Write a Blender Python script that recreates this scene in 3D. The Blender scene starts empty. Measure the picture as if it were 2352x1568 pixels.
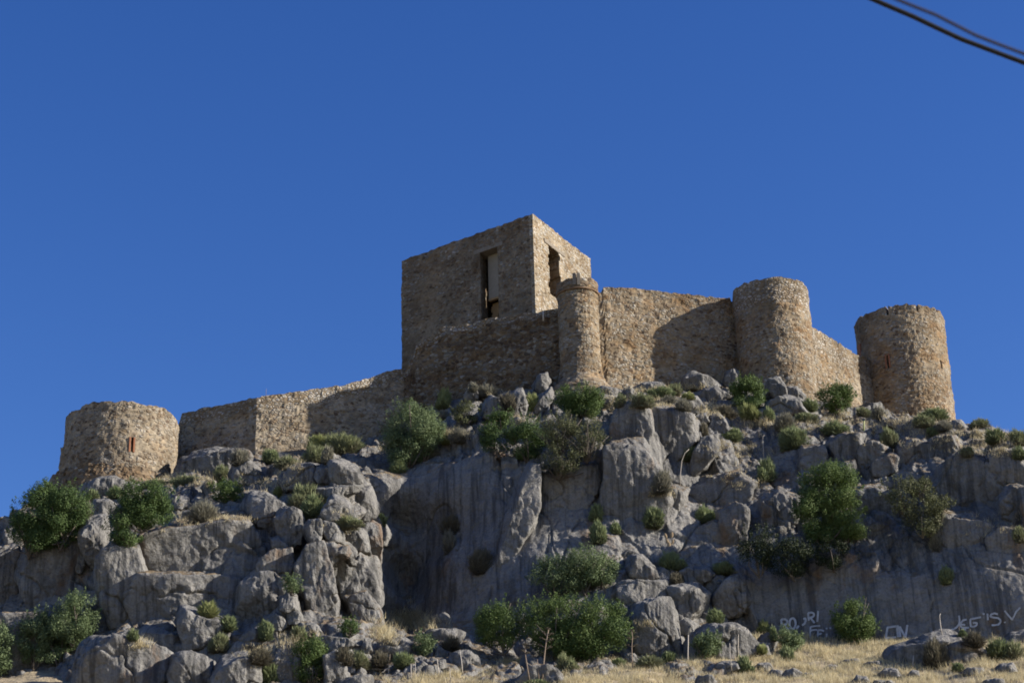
import bpy, bmesh, math, random
import numpy as np
from mathutils import Vector
from mathutils.bvhtree import BVHTree

rad = math.radians
rng = np.random.default_rng(7)
scene = bpy.context.scene
col = scene.collection

# ------------------------------------------------------------------ camera model
# the photograph is measured in a 2352 x 1568 frame; (X, Y) below are read off it and turned
# into world points by giving each its own distance y
F, PITCH, ROLL = 4573.0, rad(24.0), rad(1.6)
CAM = np.array([0.0, 0.0, 1.6])
_U0 = np.array([0, -math.sin(PITCH), math.cos(PITCH)])
FW = np.array([0, math.cos(PITCH), math.sin(PITCH)])
RT = np.array([math.cos(ROLL), 0, 0]) - math.sin(ROLL) * _U0
UP = np.array([math.sin(ROLL), 0, 0]) + math.cos(ROLL) * _U0


def ray(X, Y):
    X = np.asarray(X, float); Y = np.asarray(Y, float)
    return FW + RT * ((X - 1176) / F)[..., None] + UP * ((784 - Y) / F)[..., None]


def at(X, Y, y):
    d = ray(X, Y)
    return CAM + d * (np.asarray(y, float) / d[..., 1])[..., None]


def ppm(X, Y, y):
    d = ray(X, Y)
    return F * float(d[1]) / float(y)


# ------------------------------------------------------------------ noise
_pr = np.random.default_rng(3)
_perm = np.concatenate([_pr.permutation(256)] * 3).astype(np.int64)
_grad = _pr.normal(size=(256, 3)); _grad /= np.linalg.norm(_grad, axis=1)[:, None]


def noise3(P):
    P = np.asarray(P, float)
    I = np.floor(P).astype(np.int64); f = P - I
    I &= 255
    u = f * f * f * (f * (f * 6 - 15) + 10)
    out = 0
    for dx in (0, 1):
        wx = u[:, 0] if dx else 1 - u[:, 0]
        px = _perm[(I[:, 0] + dx) & 255]
        for dy in (0, 1):
            wy = u[:, 1] if dy else 1 - u[:, 1]
            py = _perm[(px + I[:, 1] + dy) & 255]
            for dz in (0, 1):
                wz = u[:, 2] if dz else 1 - u[:, 2]
                g = _grad[_perm[(py + I[:, 2] + dz) & 255]]
                d = g[:, 0] * (f[:, 0] - dx) + g[:, 1] * (f[:, 1] - dy) + g[:, 2] * (f[:, 2] - dz)
                out = out + d * wx * wy * wz
    return out * 1.5


def fbm(P, octv=4, gain=0.5):
    s, a, P = 0, 1.0, np.array(P, float)
    for k in range(octv):
        s = s + a * noise3(P + 17.3 * k)
        P = P * 2.03; a *= gain
    return s


def voronoi2(q, seed=0):
    r = np.random.default_rng(seed)
    J = r.random((256, 2)); C = r.random((256, 3))
    I = np.floor(q).astype(np.int64)
    f1 = np.full(len(q), 9.0); f2 = np.full(len(q), 9.0)
    cid = np.zeros(len(q), np.int64); ctr = np.zeros((len(q), 2))
    for dx in (-1, 0, 1):
        for dy in (-1, 0, 1):
            c = I + np.array([dx, dy])
            h = _perm[(_perm[c[:, 0] & 255] + c[:, 1]) & 255]
            p = c + 0.1 + 0.8 * J[h]
            d = np.linalg.norm(p - q, axis=1)
            n = d < f1
            f2 = np.where(n, f1, np.minimum(f2, d))
            f1 = np.where(n, d, f1)
            cid = np.where(n, h, cid); ctr = np.where(n[:, None], p, ctr)
    return f1, f2, C[cid], ctr


_jit3 = _pr.random((256, 3))
def scallop(P):
    """distance to the nearest scattered point: hollows with sharp ridges between them"""
    P = np.asarray(P, float); B = np.floor(P - 0.5).astype(np.int64); f1 = np.full(len(P), 9.0)
    for dx in (0, 1):
        for dy in (0, 1):
            for dz in (0, 1):
                c = B + np.array([dx, dy, dz])
                h = _perm[_perm[_perm[c[:, 0] & 255] + (c[:, 1] & 255)] + (c[:, 2] & 255)]
                f1 = np.minimum(f1, ((c + 0.12 + 0.76 * _jit3[h] - P) ** 2).sum(1))
    return np.sqrt(f1)


def smooth(a, b, x):
    t = np.clip((x - a) / (b - a), 0, 1)
    return t * t * (3 - 2 * t)


# ------------------------------------------------------------------ scene helpers
def mesh_np(name, V, faces, mats, smooth_shade=True, attr=None, mat_index=None):
    """faces: list of (M,4)/(M,3) int arrays"""
    me = bpy.data.meshes.new(name)
    V = np.asarray(V, np.float32)
    fl = [np.asarray(f, np.int32) for f in faces if len(f)]
    loops = np.concatenate([f.ravel() for f in fl])
    tot = np.concatenate([np.full(len(f), f.shape[1], np.int32) for f in fl])
    st = np.concatenate([[0], np.cumsum(tot)[:-1]]).astype(np.int32)
    me.vertices.add(len(V)); me.vertices.foreach_set('co', V.ravel())
    me.loops.add(len(loops)); me.loops.foreach_set('vertex_index', loops)
    me.polygons.add(len(tot)); me.polygons.foreach_set('loop_start', st)
    me.polygons.foreach_set('loop_total', tot)
    me.polygons.foreach_set('use_smooth', np.full(len(tot), smooth_shade))
    for m in (mats if isinstance(mats, (list, tuple)) else [mats]):
        me.materials.append(m)
    if mat_index is not None:
        me.polygons.foreach_set('material_index', np.asarray(mat_index, np.int32))
    for k, a in (attr or {}).items():
        at_ = me.attributes.new(k, 'FLOAT', 'POINT')
        at_.data.foreach_set('value', np.asarray(a, np.float32))
    me.update(calc_edges=True)
    return me


def link(name, me, parent=None, loc=None):
    o = bpy.data.objects.new(name, me); col.objects.link(o)
    if parent is not None:
        o.parent = parent
    elif loc is not None:
        o.location = Vector([float(c) for c in loc])
    return o


def tag(o, label=None, cat=None, group=None, kind=None):
    for k, v in (('label', label), ('category', cat), ('group', group), ('kind', kind)):
        if v:
            o[k] = v
    return o


def empty(name, loc, label, cat, group=None):
    o = bpy.data.objects.new(name, None); col.objects.link(o)
    o.location = Vector([float(c) for c in loc])
    return tag(o, label, cat, group)


def ol(o):
    return np.array(o.location)


def tube(pts, radii, sides=6):
    """vertices and faces of a tube through points"""
    pts = np.asarray(pts, float); n = len(pts)
    radii = np.broadcast_to(np.asarray(radii, float), (n,))
    T = np.gradient(pts, axis=0); T /= np.linalg.norm(T, axis=1)[:, None] + 1e-9
    ref = np.array([0.3, 1, 0.1]) if abs(T[0, 2]) > 0.7 else np.array([0, 0, 1.0])
    A = np.cross(T, ref); A /= np.linalg.norm(A, axis=1)[:, None] + 1e-9
    B = np.cross(T, A)
    th = np.arange(sides) * 2 * np.pi / sides
    V = pts[:, None] + radii[:, None, None] * (A[:, None] * np.cos(th)[:, None] + B[:, None] * np.sin(th)[:, None])
    V = V.reshape(-1, 3)
    i = np.arange(n - 1)[:, None] * sides; j = np.arange(sides)[None]
    k = (j + 1) % sides
    Q = np.stack([i + j, i + k, i + sides + k, i + sides + j], -1).reshape(-1, 4)
    caps = [np.arange(sides)[::-1][None], (np.arange(sides) + (n - 1) * sides)[None]]
    return V, Q, caps


def join_parts(parts):
    """[(V, [faces...]), ...] -> one V, faces by size"""
    V, by, off = [], {}, 0
    for v, fs in parts:
        V.append(v)
        for f in fs:
            f = np.asarray(f)
            if len(f):
                by.setdefault(f.shape[1], []).append(f + off)
        off += len(v)
    return np.concatenate(V), [np.concatenate(f) for f in by.values()]


def box(c, half, ax=None):
    """box as V, faces; ax = 3 axis rows"""
    ax = np.eye(3) if ax is None else np.asarray(ax, float)
    s = np.array([[x, y, z] for x in (-1, 1) for y in (-1, 1) for z in (-1, 1)], float) * np.asarray(half)
    V = np.asarray(c) + s @ ax
    Q = np.array([[0, 1, 3, 2], [4, 6, 7, 5], [0, 4, 5, 1], [2, 3, 7, 6], [0, 2, 6, 4], [1, 5, 7, 3]])
    return V, [Q]


# ------------------------------------------------------------------ materials
class NT:
    def __init__(self, name, rough=0.9):
        self.m = bpy.data.materials.new(name); self.m.use_nodes = True
        self.t = self.m.node_tree
        self.b = self.t.nodes['Principled BSDF']
        self.b.inputs['Roughness'].default_value = rough
        self.b.inputs['Specular IOR Level'].default_value = 0.2

    def n(self, typ, **kw):
        nd = self.t.nodes.new(typ)
        for k, v in kw.items():
            if k in nd.inputs:
                self.set(nd.inputs[k], v)
            else:
                setattr(nd, k, v)
        return nd

    def set(self, sock, v):
        if isinstance(v, bpy.types.NodeSocket):
            self.t.links.new(v, sock)
        else:
            sock.default_value = v

    def coord(self, scale=(1, 1, 1)):
        c = self.n('ShaderNodeTexCoord')
        mp = self.n('ShaderNodeMapping', Scale=scale)
        self.t.links.new(c.outputs['Object'], mp.inputs['Vector'])
        return mp.outputs[0]

    def noise(self, vec, scale, detail=4.0, rough=0.55, dist=0.0):
        nd = self.n('ShaderNodeTexNoise', Scale=scale, Detail=detail, Roughness=rough, Distortion=dist)
        self.t.links.new(vec, nd.inputs['Vector'])
        return nd.outputs['Fac']

    def ramp(self, fac, stops, interp='LINEAR'):
        nd = self.n('ShaderNodeValToRGB')
        nd.color_ramp.interpolation = interp
        el = nd.color_ramp.elements
        while len(el) < len(stops):
            el.new(0.5)
        for e, (p, c) in zip(el, stops):
            e.position = p
            e.color = (*c, 1) if not isinstance(c, (int, float)) else (c, c, c, 1)
        self.set(nd.inputs[0], fac)
        return nd.outputs[0]

    def mix(self, f, a, b, mode='MIX'):
        nd = self.n('ShaderNodeMix', data_type='RGBA', blend_type=mode)
        self.set(nd.inputs[0], f)
        for s, v in ((nd.inputs[6], a), (nd.inputs[7], b)):
            self.set(s, v if isinstance(v, bpy.types.NodeSocket) else (*v, 1))
        return nd.outputs[2]

    def math(self, op, a, b=0.0, c=0.0):
        nd = self.n('ShaderNodeMath', operation=op)
        for s, v in zip(nd.inputs, (a, b, c)):
            self.set(s, v)
        return nd.outputs[0]

    def bump(self, h, dist, strength=1.0, normal=None):
        nd = self.n('ShaderNodeBump', Strength=strength, Distance=dist, Height=h)
        if normal is not None:
            self.t.links.new(normal, nd.inputs['Normal'])
        return nd.outputs[0]

    def out(self, colour, normal=None, rough=None, k=(0.83, 0.83, 0.83)):
        colour = self.mix(1.0, colour, k, 'MULTIPLY')
        self.set(self.b.inputs['Base Color'], colour)
        if normal is not None:
            self.t.links.new(normal, self.b.inputs['Normal'])
        if rough is not None:
            self.set(self.b.inputs['Roughness'], rough)
        return self.m


def mat_rock(name='limestone', soil=False, warm=0.0):
    k = NT(name, 0.93)
    v = k.coord()
    big = k.noise(v, 0.16, 4, 0.6)
    mid = k.noise(v, 1.1, 6, 0.62)
    fine = k.noise(v, 7.0, 5, 0.65)
    c = k.ramp(big, [(0.3, (0.128, 0.126, 0.122)), (0.5, (0.192, 0.186, 0.176)), (0.68, (0.262, 0.25, 0.232))])
    c = k.mix(k.ramp(mid, [(0.36, 0.0), (0.62, 1.0)]), c, (0.26, 0.253, 0.243))
    # dark water streaks running down the rock
    vs = k.coord((1.9, 0.35, 0.085))
    st = k.noise(vs, 1.0, 6, 0.7, 0.35)
    c = k.mix(k.ramp(st, [(0.475, 0.0), (0.62, 0.74)]), c, (0.05, 0.05, 0.052))
    pale = k.noise(k.coord((2.2, 0.4, 0.11)), 1.0, 4, 0.6, 0.2)
    c = k.mix(k.ramp(pale, [(0.62, 0.0), (0.74, 0.5)]), c, (0.34, 0.325, 0.30))
    # rust coloured patches
    ru = k.noise(k.coord((0.5, 0.5, 0.22)), 1.0, 5, 0.6, 0.4)
    c = k.mix(k.ramp(ru, [(0.585 - warm, 0.0), (0.70 - warm, 0.75)]), c, (0.19, 0.12, 0.07))
    c = k.mix(k.ramp(fine, [(0.3, 0.45), (0.55, 0.0)]), c, (0.05, 0.05, 0.048))
    if soil:
        g = k.n('ShaderNodeNewGeometry')
        sx = k.n('ShaderNodeSeparateXYZ'); k.t.links.new(g.outputs['Normal'], sx.inputs[0])
        nz = k.math('ADD', sx.outputs['Z'], k.math('MULTIPLY', k.math('SUBTRACT', mid, 0.5), 0.7))
        m = k.ramp(nz, [(0.70, 0.0), (0.84, 1.0)])
        sc = k.ramp(k.noise(v, 2.5, 5, 0.6), [(0.3, (0.11, 0.082, 0.055)), (0.55, (0.20, 0.155, 0.10)), (0.7, (0.29, 0.235, 0.15))])
        c = k.mix(m, c, sc)
    h = k.math('ADD', k.math('MULTIPLY', mid, 0.9), k.math('MULTIPLY', fine, 0.25))
    rg = k.n('ShaderNodeTexNoise', Scale=2.3, Detail=7.0, Roughness=0.62, noise_type='RIDGED_MULTIFRACTAL'); k.t.links.new(k.coord((1, 1, 0.6)), rg.inputs['Vector'])
    h = k.math('SUBTRACT', h, k.math('MULTIPLY', rg.outputs['Fac'], 0.22))
    pit = k.n('ShaderNodeTexVoronoi', Scale=3.0, feature='SMOOTH_F1'); k.t.links.new(v, pit.inputs['Vector'])
    h = k.math('ADD', h, k.math('MULTIPLY', pit.outputs['Distance'], 0.25))
    h = k.math('SUBTRACT', h, k.math('MULTIPLY', st, 0.15))
    return k.out(c, k.bump(h, 0.42, 1.0), None, (0.88, 0.875, 0.865))


def mat_masonry(name, scale=3.3, stones=None, mortar=(0.25, 0.20, 0.145), cover=0.5, mort_w=0.07, tint=(1, 1, 1), ochre=0.35):
    k = NT(name, 0.95)
    v0 = k.coord((1, 1, 1.55))
    wob = k.n('ShaderNodeTexNoise', Scale=1.7, Detail=3.0); k.t.links.new(v0, wob.inputs['Vector'])
    va = k.n('ShaderNodeVectorMath', operation='MULTIPLY_ADD')
    k.t.links.new(wob.outputs['Color'], va.inputs[0]); va.inputs[1].default_value = (0.28,) * 3
    k.t.links.new(v0, va.inputs[2])
    v = va.outputs[0]
    vo = k.n('ShaderNodeTexVoronoi', Scale=scale); k.t.links.new(v, vo.inputs['Vector'])
    ve = k.n('ShaderNodeTexVoronoi', Scale=scale, feature='DISTANCE_TO_EDGE'); k.t.links.new(v, ve.inputs['Vector'])
    vf = k.n('ShaderNodeTexVoronoi', Scale=scale * 2.3); k.t.links.new(v, vf.inputs['Vector'])
    sp = k.n('ShaderNodeSeparateColor'); k.t.links.new(vo.outputs['Color'], sp.inputs[0])
    stones = stones or [(0.0, (0.13, 0.095, 0.065)), (0.09, (0.20, 0.145, 0.095)), (0.28, (0.27, 0.21, 0.15)), (0.48, (0.25, 0.23, 0.20)),
                        (0.68, (0.33, 0.305, 0.265)), (0.87, (0.30, 0.23, 0.15)), (0.95, (0.46, 0.44, 0.40))]
    c = k.ramp(sp.outputs[0], stones, 'CONSTANT')
    gr = k.noise(v0, 9.0, 4, 0.6)
    c = k.mix(k.math('MULTIPLY', k.ramp(gr, [(0.3, 1.0), (0.6, 0.0)]), 0.45), c, (0.10, 0.08, 0.06))
    # some stones are hidden by mortar: fewer of them shown where the render is intact
    cov = k.noise(v0, 0.28, 4, 0.6)
    hid = k.math('GREATER_THAN', k.math('ADD', sp.outputs[1], k.math('MULTIPLY', k.math('SUBTRACT', cov, 0.5), 2.2)), 1.0 - cover * 0.55)
    edge = k.ramp(ve.outputs['Distance'], [(0.0, 1.0), (mort_w * 0.6, 1.0), (mort_w * 0.6 + 0.05, 0.0)])
    m = k.math('MAXIMUM', edge, hid)
    mc = k.mix(k.ramp(k.noise(v0, 3.3, 5, 0.65), [(0.3, 0.0), (0.7, 1.0)]), tuple(x * 0.62 for x in mortar), tuple(min(1, x * 1.35) for x in mortar))
    c = k.mix(m, c, mc)
    stain = k.noise(k.coord((0.5, 0.5, 0.22)), 1.0, 5, 0.65)
    c = k.mix(k.ramp(stain, [(0.52, 0.0), (0.72, 0.55)]), c, (0.11, 0.085, 0.06))
    pa = k.noise(v0, 0.42, 4, 0.6)
    c = k.mix(1.0, c, k.ramp(pa, [(0.34, (0.66, 0.60, 0.53)), (0.5, (0.86, 0.83, 0.78)), (0.66, (1.02, 1.0, 0.97))]), 'MULTIPLY')
    oc = k.noise(k.coord((0.6, 0.6, 0.8)), 1.0, 4, 0.65)
    c = k.mix(k.ramp(oc, [(0.50, 0.0), (0.64, ochre)]), c, k.mix(1.0, c, (1.06, 0.86, 0.64), 'MULTIPLY'))
    if tint != (1, 1, 1):
        c = k.mix(1.0, c, tint, 'MULTIPLY')
    h = k.math('ADD', k.math('MULTIPLY', k.math('MINIMUM', ve.outputs['Distance'], 0.22), k.math('SUBTRACT', 2.4, k.math('MULTIPLY', hid, 2.2))),
               k.math('MULTIPLY', gr, 0.25))
    h = k.math('ADD', h, k.math('MULTIPLY', sp.outputs[2], 0.22))
    return k.out(c, k.bump(h, 0.09, 1.0))


def mat_plain(name, a, b, scale=6.0, bump=0.0, rough=0.9):
    k = NT(name, rough)
    v = k.coord()
    f = k.noise(v, scale, 5, 0.6)
    c = k.mix(k.ramp(f, [(0.3, 0.0), (0.7, 1.0)]), a, b)
    return k.out(c, k.bump(f, bump) if bump else None)


def mat_brick(name):
    k = NT(name, 0.9)
    v = k.coord((1, 1, 1))
    w = k.n('ShaderNodeTexWave', Scale=4.2, Distortion=0.6, wave_type='BANDS', bands_direction='Z'); k.t.links.new(v, w.inputs['Vector'])
    c = k.mix(k.ramp(w.outputs['Fac'], [(0.05, 0.0), (0.2, 1.0)]), (0.36, 0.25, 0.17),
              k.ramp(k.noise(v, 5, 3), [(0.3, (0.23, 0.07, 0.035)), (0.7, (0.36, 0.135, 0.06))]))
    return k.out(c)


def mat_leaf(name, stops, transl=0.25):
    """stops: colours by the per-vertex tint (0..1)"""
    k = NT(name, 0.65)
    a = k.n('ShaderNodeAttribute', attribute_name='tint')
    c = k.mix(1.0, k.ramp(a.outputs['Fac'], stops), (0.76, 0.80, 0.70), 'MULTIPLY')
    k.set(k.b.inputs['Base Color'], c)
    tr = k.n('ShaderNodeBsdfTranslucent'); k.t.links.new(c, tr.inputs['Color'])
    mx = k.n('ShaderNodeMixShader'); mx.inputs[0].default_value = transl
    k.t.links.new(k.b.outputs[0], mx.inputs[1]); k.t.links.new(tr.outputs[0], mx.inputs[2])
    k.t.links.new(mx.outputs[0], k.t.nodes['Material Output'].inputs['Surface'])
    return k.m


M = {}
M['rock'] = mat_rock('limestone')
M['cliff'] = mat_rock('limestone_with_soil', soil=True)
M['rusty'] = mat_rock('rusty_limestone', warm=0.16)
M['stone'] = mat_masonry('rubble_masonry')
M['stone_warm'] = mat_masonry('warm_rubble_masonry', 3.9, mortar=(0.295, 0.24, 0.17), cover=0.58, ochre=0.7,
    stones=[(0.0, (0.15, 0.11, 0.08)), (0.08, (0.25, 0.185, 0.125)), (0.24, (0.31, 0.255, 0.19)), (0.42, (0.33, 0.305, 0.26)), (0.66, (0.375, 0.35, 0.305)), (0.9, (0.44, 0.42, 0.385))])
M['stone_keep'] = mat_masonry('plastered_keep_masonry', 3.8, mortar=(0.255, 0.21, 0.155), cover=0.72, mort_w=0.08,
    stones=[(0.0, (0.12, 0.09, 0.065)), (0.07, (0.20, 0.145, 0.10)), (0.3, (0.25, 0.20, 0.145)), (0.55, (0.28, 0.255, 0.21)), (0.88, (0.38, 0.36, 0.32))])
M['stone_white'] = mat_masonry('sun_brightened_masonry', 3.6, mortar=(0.345, 0.29, 0.215), cover=0.45,  # white stones, with the keep's sunlit side also painted brighter
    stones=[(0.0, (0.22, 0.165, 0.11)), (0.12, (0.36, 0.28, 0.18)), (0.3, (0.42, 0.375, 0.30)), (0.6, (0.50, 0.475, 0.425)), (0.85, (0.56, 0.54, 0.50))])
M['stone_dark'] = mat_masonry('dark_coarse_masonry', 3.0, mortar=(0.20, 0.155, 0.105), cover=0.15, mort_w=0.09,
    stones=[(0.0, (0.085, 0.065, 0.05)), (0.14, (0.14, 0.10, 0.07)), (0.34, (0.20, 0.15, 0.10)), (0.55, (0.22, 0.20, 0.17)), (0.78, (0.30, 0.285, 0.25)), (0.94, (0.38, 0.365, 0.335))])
M['stone_new'] = mat_masonry('relaid_pale_masonry', 3.6, mortar=(0.235, 0.185, 0.125), cover=0.08, mort_w=0.13,
    stones=[(0.0, (0.30, 0.27, 0.225)), (0.2, (0.43, 0.415, 0.38)), (0.6, (0.52, 0.50, 0.47)), (0.85, (0.36, 0.32, 0.26))])
M['stone_pale'] = mat_masonry('plastered_masonry', 3.8, mortar=(0.33, 0.285, 0.22), cover=0.72,
    stones=[(0.0, (0.14, 0.105, 0.08)), (0.09, (0.24, 0.19, 0.14)), (0.4, (0.31, 0.28, 0.235)), (0.75, (0.40, 0.37, 0.325))])
M['stone_grey'] = mat_masonry('grey_rubble_masonry', 3.5, mortar=(0.25, 0.21, 0.16), cover=0.3,
    stones=[(0.0, (0.12, 0.095, 0.075)), (0.1, (0.23, 0.185, 0.135)), (0.4, (0.29, 0.265, 0.23)), (0.7, (0.38, 0.36, 0.325)), (0.93, (0.28, 0.18, 0.125))])
M['concrete'] = mat_plain('pale_concrete', (0.31, 0.275, 0.22), (0.37, 0.33, 0.27), 4)
M['lintel'] = mat_plain('lintel_concrete', (0.19, 0.16, 0.125), (0.26, 0.225, 0.18), 7)
M['dark'] = mat_plain('interior_stone', (0.13, 0.10, 0.075), (0.2, 0.16, 0.12), 3)
M['ochre'] = mat_plain('ochre_stone', (0.33, 0.22, 0.11), (0.42, 0.29, 0.16), 5)
M['brick'] = mat_brick('orange_brick')
M['soil'] = None
M['mould'] = mat_plain('brown_moulding', (0.15, 0.095, 0.06), (0.24, 0.16, 0.10), 5)
M['cable'] = mat_plain('black_rubber', (0.012, 0.012, 0.013), (0.02, 0.02, 0.02), 20, 0, 0.5)
M['cable_brown'] = mat_plain('brown_rubber', (0.035, 0.025, 0.022), (0.05, 0.035, 0.03), 20, 0, 0.6)
M['stalk'] = mat_plain('bleached_stem', (0.42, 0.37, 0.31), (0.58, 0.53, 0.46), 5)
M['stalk_brown'] = mat_plain('dry_brown_stem', (0.22, 0.17, 0.13), (0.32, 0.25, 0.19), 5)
M['bark'] = mat_plain('grey_bark', (0.09, 0.075, 0.06), (0.17, 0.145, 0.12), 8)
M['pad'] = mat_plain('cactus_skin', (0.27, 0.19, 0.12), (0.36, 0.28, 0.17), 8)
M['shoot'] = mat_plain('yellow_green_skin', (0.30, 0.34, 0.16), (0.45, 0.46, 0.22), 8)
kk = NT('weathered_white_paint', 0.8)
kv = kk.coord()
M['paint'] = kk.out(kk.ramp(kk.noise(kv, 5.0, 5, 0.7), [(0.28, (0.24, 0.245, 0.25)), (0.42, (0.46, 0.465, 0.475)), (0.7, (0.62, 0.625, 0.635))]))
kk = NT('dry_soil', 0.95); kv = kk.coord()
kf = kk.noise(kv, 1.3, 6, 0.65)
M['soil'] = kk.out(kk.ramp(kf, [(0.3, (0.22, 0.175, 0.12)), (0.5, (0.38, 0.31, 0.205)), (0.7, (0.50, 0.42, 0.28))]), kk.bump(kf, 0.25))
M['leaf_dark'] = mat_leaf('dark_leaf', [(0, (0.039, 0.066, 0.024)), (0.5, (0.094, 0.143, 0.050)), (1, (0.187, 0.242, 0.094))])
M['leaf_shade'] = mat_leaf('shade_painted_leaf', [(0, (0.014, 0.022, 0.010)), (0.5, (0.032, 0.044, 0.018)), (1, (0.065, 0.08, 0.034))], 0.12)  # shade under the big bright bush put into the leaf colour
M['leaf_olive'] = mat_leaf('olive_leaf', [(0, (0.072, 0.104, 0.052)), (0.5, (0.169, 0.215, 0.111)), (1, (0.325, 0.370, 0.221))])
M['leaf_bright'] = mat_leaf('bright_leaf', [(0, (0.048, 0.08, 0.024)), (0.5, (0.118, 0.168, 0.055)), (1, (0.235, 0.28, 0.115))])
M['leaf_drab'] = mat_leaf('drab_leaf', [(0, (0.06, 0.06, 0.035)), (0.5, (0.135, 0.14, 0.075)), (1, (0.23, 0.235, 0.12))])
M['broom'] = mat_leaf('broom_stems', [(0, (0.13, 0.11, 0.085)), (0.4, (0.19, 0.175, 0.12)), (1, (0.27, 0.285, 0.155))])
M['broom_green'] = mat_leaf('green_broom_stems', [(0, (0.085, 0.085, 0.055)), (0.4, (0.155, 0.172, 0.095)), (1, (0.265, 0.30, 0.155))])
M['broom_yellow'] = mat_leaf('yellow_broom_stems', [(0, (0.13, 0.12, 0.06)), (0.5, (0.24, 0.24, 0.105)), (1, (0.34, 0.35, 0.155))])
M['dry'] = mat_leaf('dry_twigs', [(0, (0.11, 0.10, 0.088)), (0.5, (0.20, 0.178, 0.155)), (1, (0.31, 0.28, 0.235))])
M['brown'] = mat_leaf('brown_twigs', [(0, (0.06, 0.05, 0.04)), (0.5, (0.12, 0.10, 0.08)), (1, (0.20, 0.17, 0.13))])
M['straw'] = mat_leaf('straw', [(0, (0.32, 0.235, 0.15)), (0.4, (0.66, 0.53, 0.37)), (1, (0.88, 0.77, 0.59))], 0.35)
# ------------------------------------------------------------------ terrain: the cliff
COLS = {
 -300: [(1700, 97), (1568, 103), (1450, 106), (1350, 109), (1260, 116)],
 0: [(1700, 95), (1568, 102), (1450, 106), (1350, 108.5), (1260, 111), (1215, 117)],
 120: [(1700, 93), (1568, 101), (1450, 105), (1350, 107.5), (1280, 109), (1200, 112), (1126, 118.5)],
 280: [(1700, 92), (1568, 98), (1490, 101), (1400, 104.5), (1300, 106), (1230, 108.5), (1155, 113), (1112, 117.5)],
 420: [(1700, 91), (1568, 97), (1490, 100.5), (1400, 104), (1320, 105), (1230, 106), (1190, 109), (1120, 114.5), (1064, 122)],
 590: [(1700, 91), (1568, 97), (1500, 99.5), (1430, 103), (1330, 105), (1240, 106), (1140, 110), (1090, 115), (1045, 121)],
 720: [(1700, 91), (1568, 96.5), (1500, 99), (1430, 102), (1350, 104), (1250, 105), (1150, 108), (1075, 112), (1050, 117), (1030, 122)],
 830: [(1700, 91), (1568, 97), (1490, 100.5), (1430, 103), (1300, 105.2), (1200, 107), (1130, 109.5), (1075, 113), (1040, 119), (1015, 123.5)],
 862: [(1700, 91), (1568, 97.3), (1500, 101), (1430, 104.5), (1300, 108), (1200, 109.5), (1130, 112), (1075, 115), (1040, 119.6)],
 900: [(1700, 91), (1568, 97.5), (1500, 101.5), (1445, 110.5), (1415, 113.6), (1360, 114.6), (1300, 115.2), (1200, 116), (1080, 117), (1040, 120), (985, 124.5)],
 1000: [(1700, 91), (1568, 97), (1500, 102), (1445, 109), (1415, 111.3), (1360, 112.3), (1300, 113), (1150, 114), (1050, 115.4), (1010, 118.3), (930, 124)],
 1100: [(1700, 91), (1568, 97), (1520, 101), (1440, 107), (1400, 109), (1280, 110.6), (1150, 112.4), (1020, 114.5), (980, 117.5), (905, 122.5)],
 1250: [(1700, 91), (1568, 97), (1520, 101), (1400, 106), (1280, 108.5), (1150, 111), (1060, 112.7), (960, 117), (892, 120.5)],
 1400: [(1700, 91), (1568, 97), (1510, 101.5), (1400, 105), (1280, 108), (1150, 110.5), (1030, 112.5), (950, 115.5), (892, 120)],
 1460: [(1500, 102), (1400, 105.5), (1280, 108), (1150, 110), (1030, 111.5), (940, 113.5), (915, 117.5), (891, 121.5)],
 1560: [(1700, 91), (1568, 97.5), (1500, 103), (1400, 106), (1300, 108.5), (1200, 110.5), (1130, 112), (1050, 113.5), (950, 116), (920, 119), (890, 123.5)],
 1690: [(1700, 91), (1568, 97.5), (1500, 104.5), (1400, 107.8), (1300, 108.5), (1200, 111), (1100, 113.5), (1000, 117), (950, 120), (900, 125)],
 1800: [(1700, 91), (1485, 107), (1400, 107.5), (1300, 108.3), (1200, 110), (1100, 112.5), (1020, 115.5), (960, 119), (905, 124)],
 1950: [(1700, 91), (1480, 106.2), (1400, 106.5), (1280, 107.2), (1240, 108.3), (1150, 110.5), (1080, 112.5), (1000, 116.5), (955, 122), (935, 129.5)],
 2100: [(1700, 91), (1480, 105.2), (1400, 105.6), (1280, 106.5), (1200, 108.8), (1100, 111), (1020, 114), (970, 121), (958, 126.5)],
 2250: [(1700, 91), (1490, 104.4), (1400, 104.6), (1280, 105.3), (1180, 107.5), (1060, 110.3), (1020, 113.5), (988, 119), (978, 123.5)],
 2352: [(1700, 91), (1500, 103.8), (1400, 104), (1280, 104.8), (1180, 106.8), (1060, 109.3), (1030, 113), (1004, 120)],
 2650: [(1700, 93), (1560, 102.5), (1400, 103), (1200, 106.5), (1090, 110), (1060, 118)],
}
TOP = [(-300, 1260, 116), (0, 1215, 117), (120, 1126, 118.5), (280, 1112, 117.5), (405, 1092, 118.5), (430, 1062, 122), (590, 1045, 121), (700, 1032, 122),
       (830, 1015, 123.5), (900, 985, 124.5), (1000, 930, 124), (1100, 905, 122.5), (1250, 892, 120.5), (1400, 892, 120), (1560, 890, 123.5), (1690, 900, 125),
       (1800, 905, 124), (1950, 935, 129.5), (2100, 958, 126.5), (2250, 978, 123.5), (2352, 1004, 120), (2650, 1060, 118)]
ctrl = np.array([at(X, Y, y) for X, rows in COLS.items() for Y, y in rows])
topw = np.array([at(*p) for p in TOP])
topw = topw[np.argsort(topw[:, 0])]

# thin plate spline y = f(x, z)
def _tps(a, b):
    r2 = ((a[:, None, :] - b[None, :, :]) ** 2).sum(-1)
    return 0.5 * r2 * np.log(r2 + 1e-9)

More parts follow.
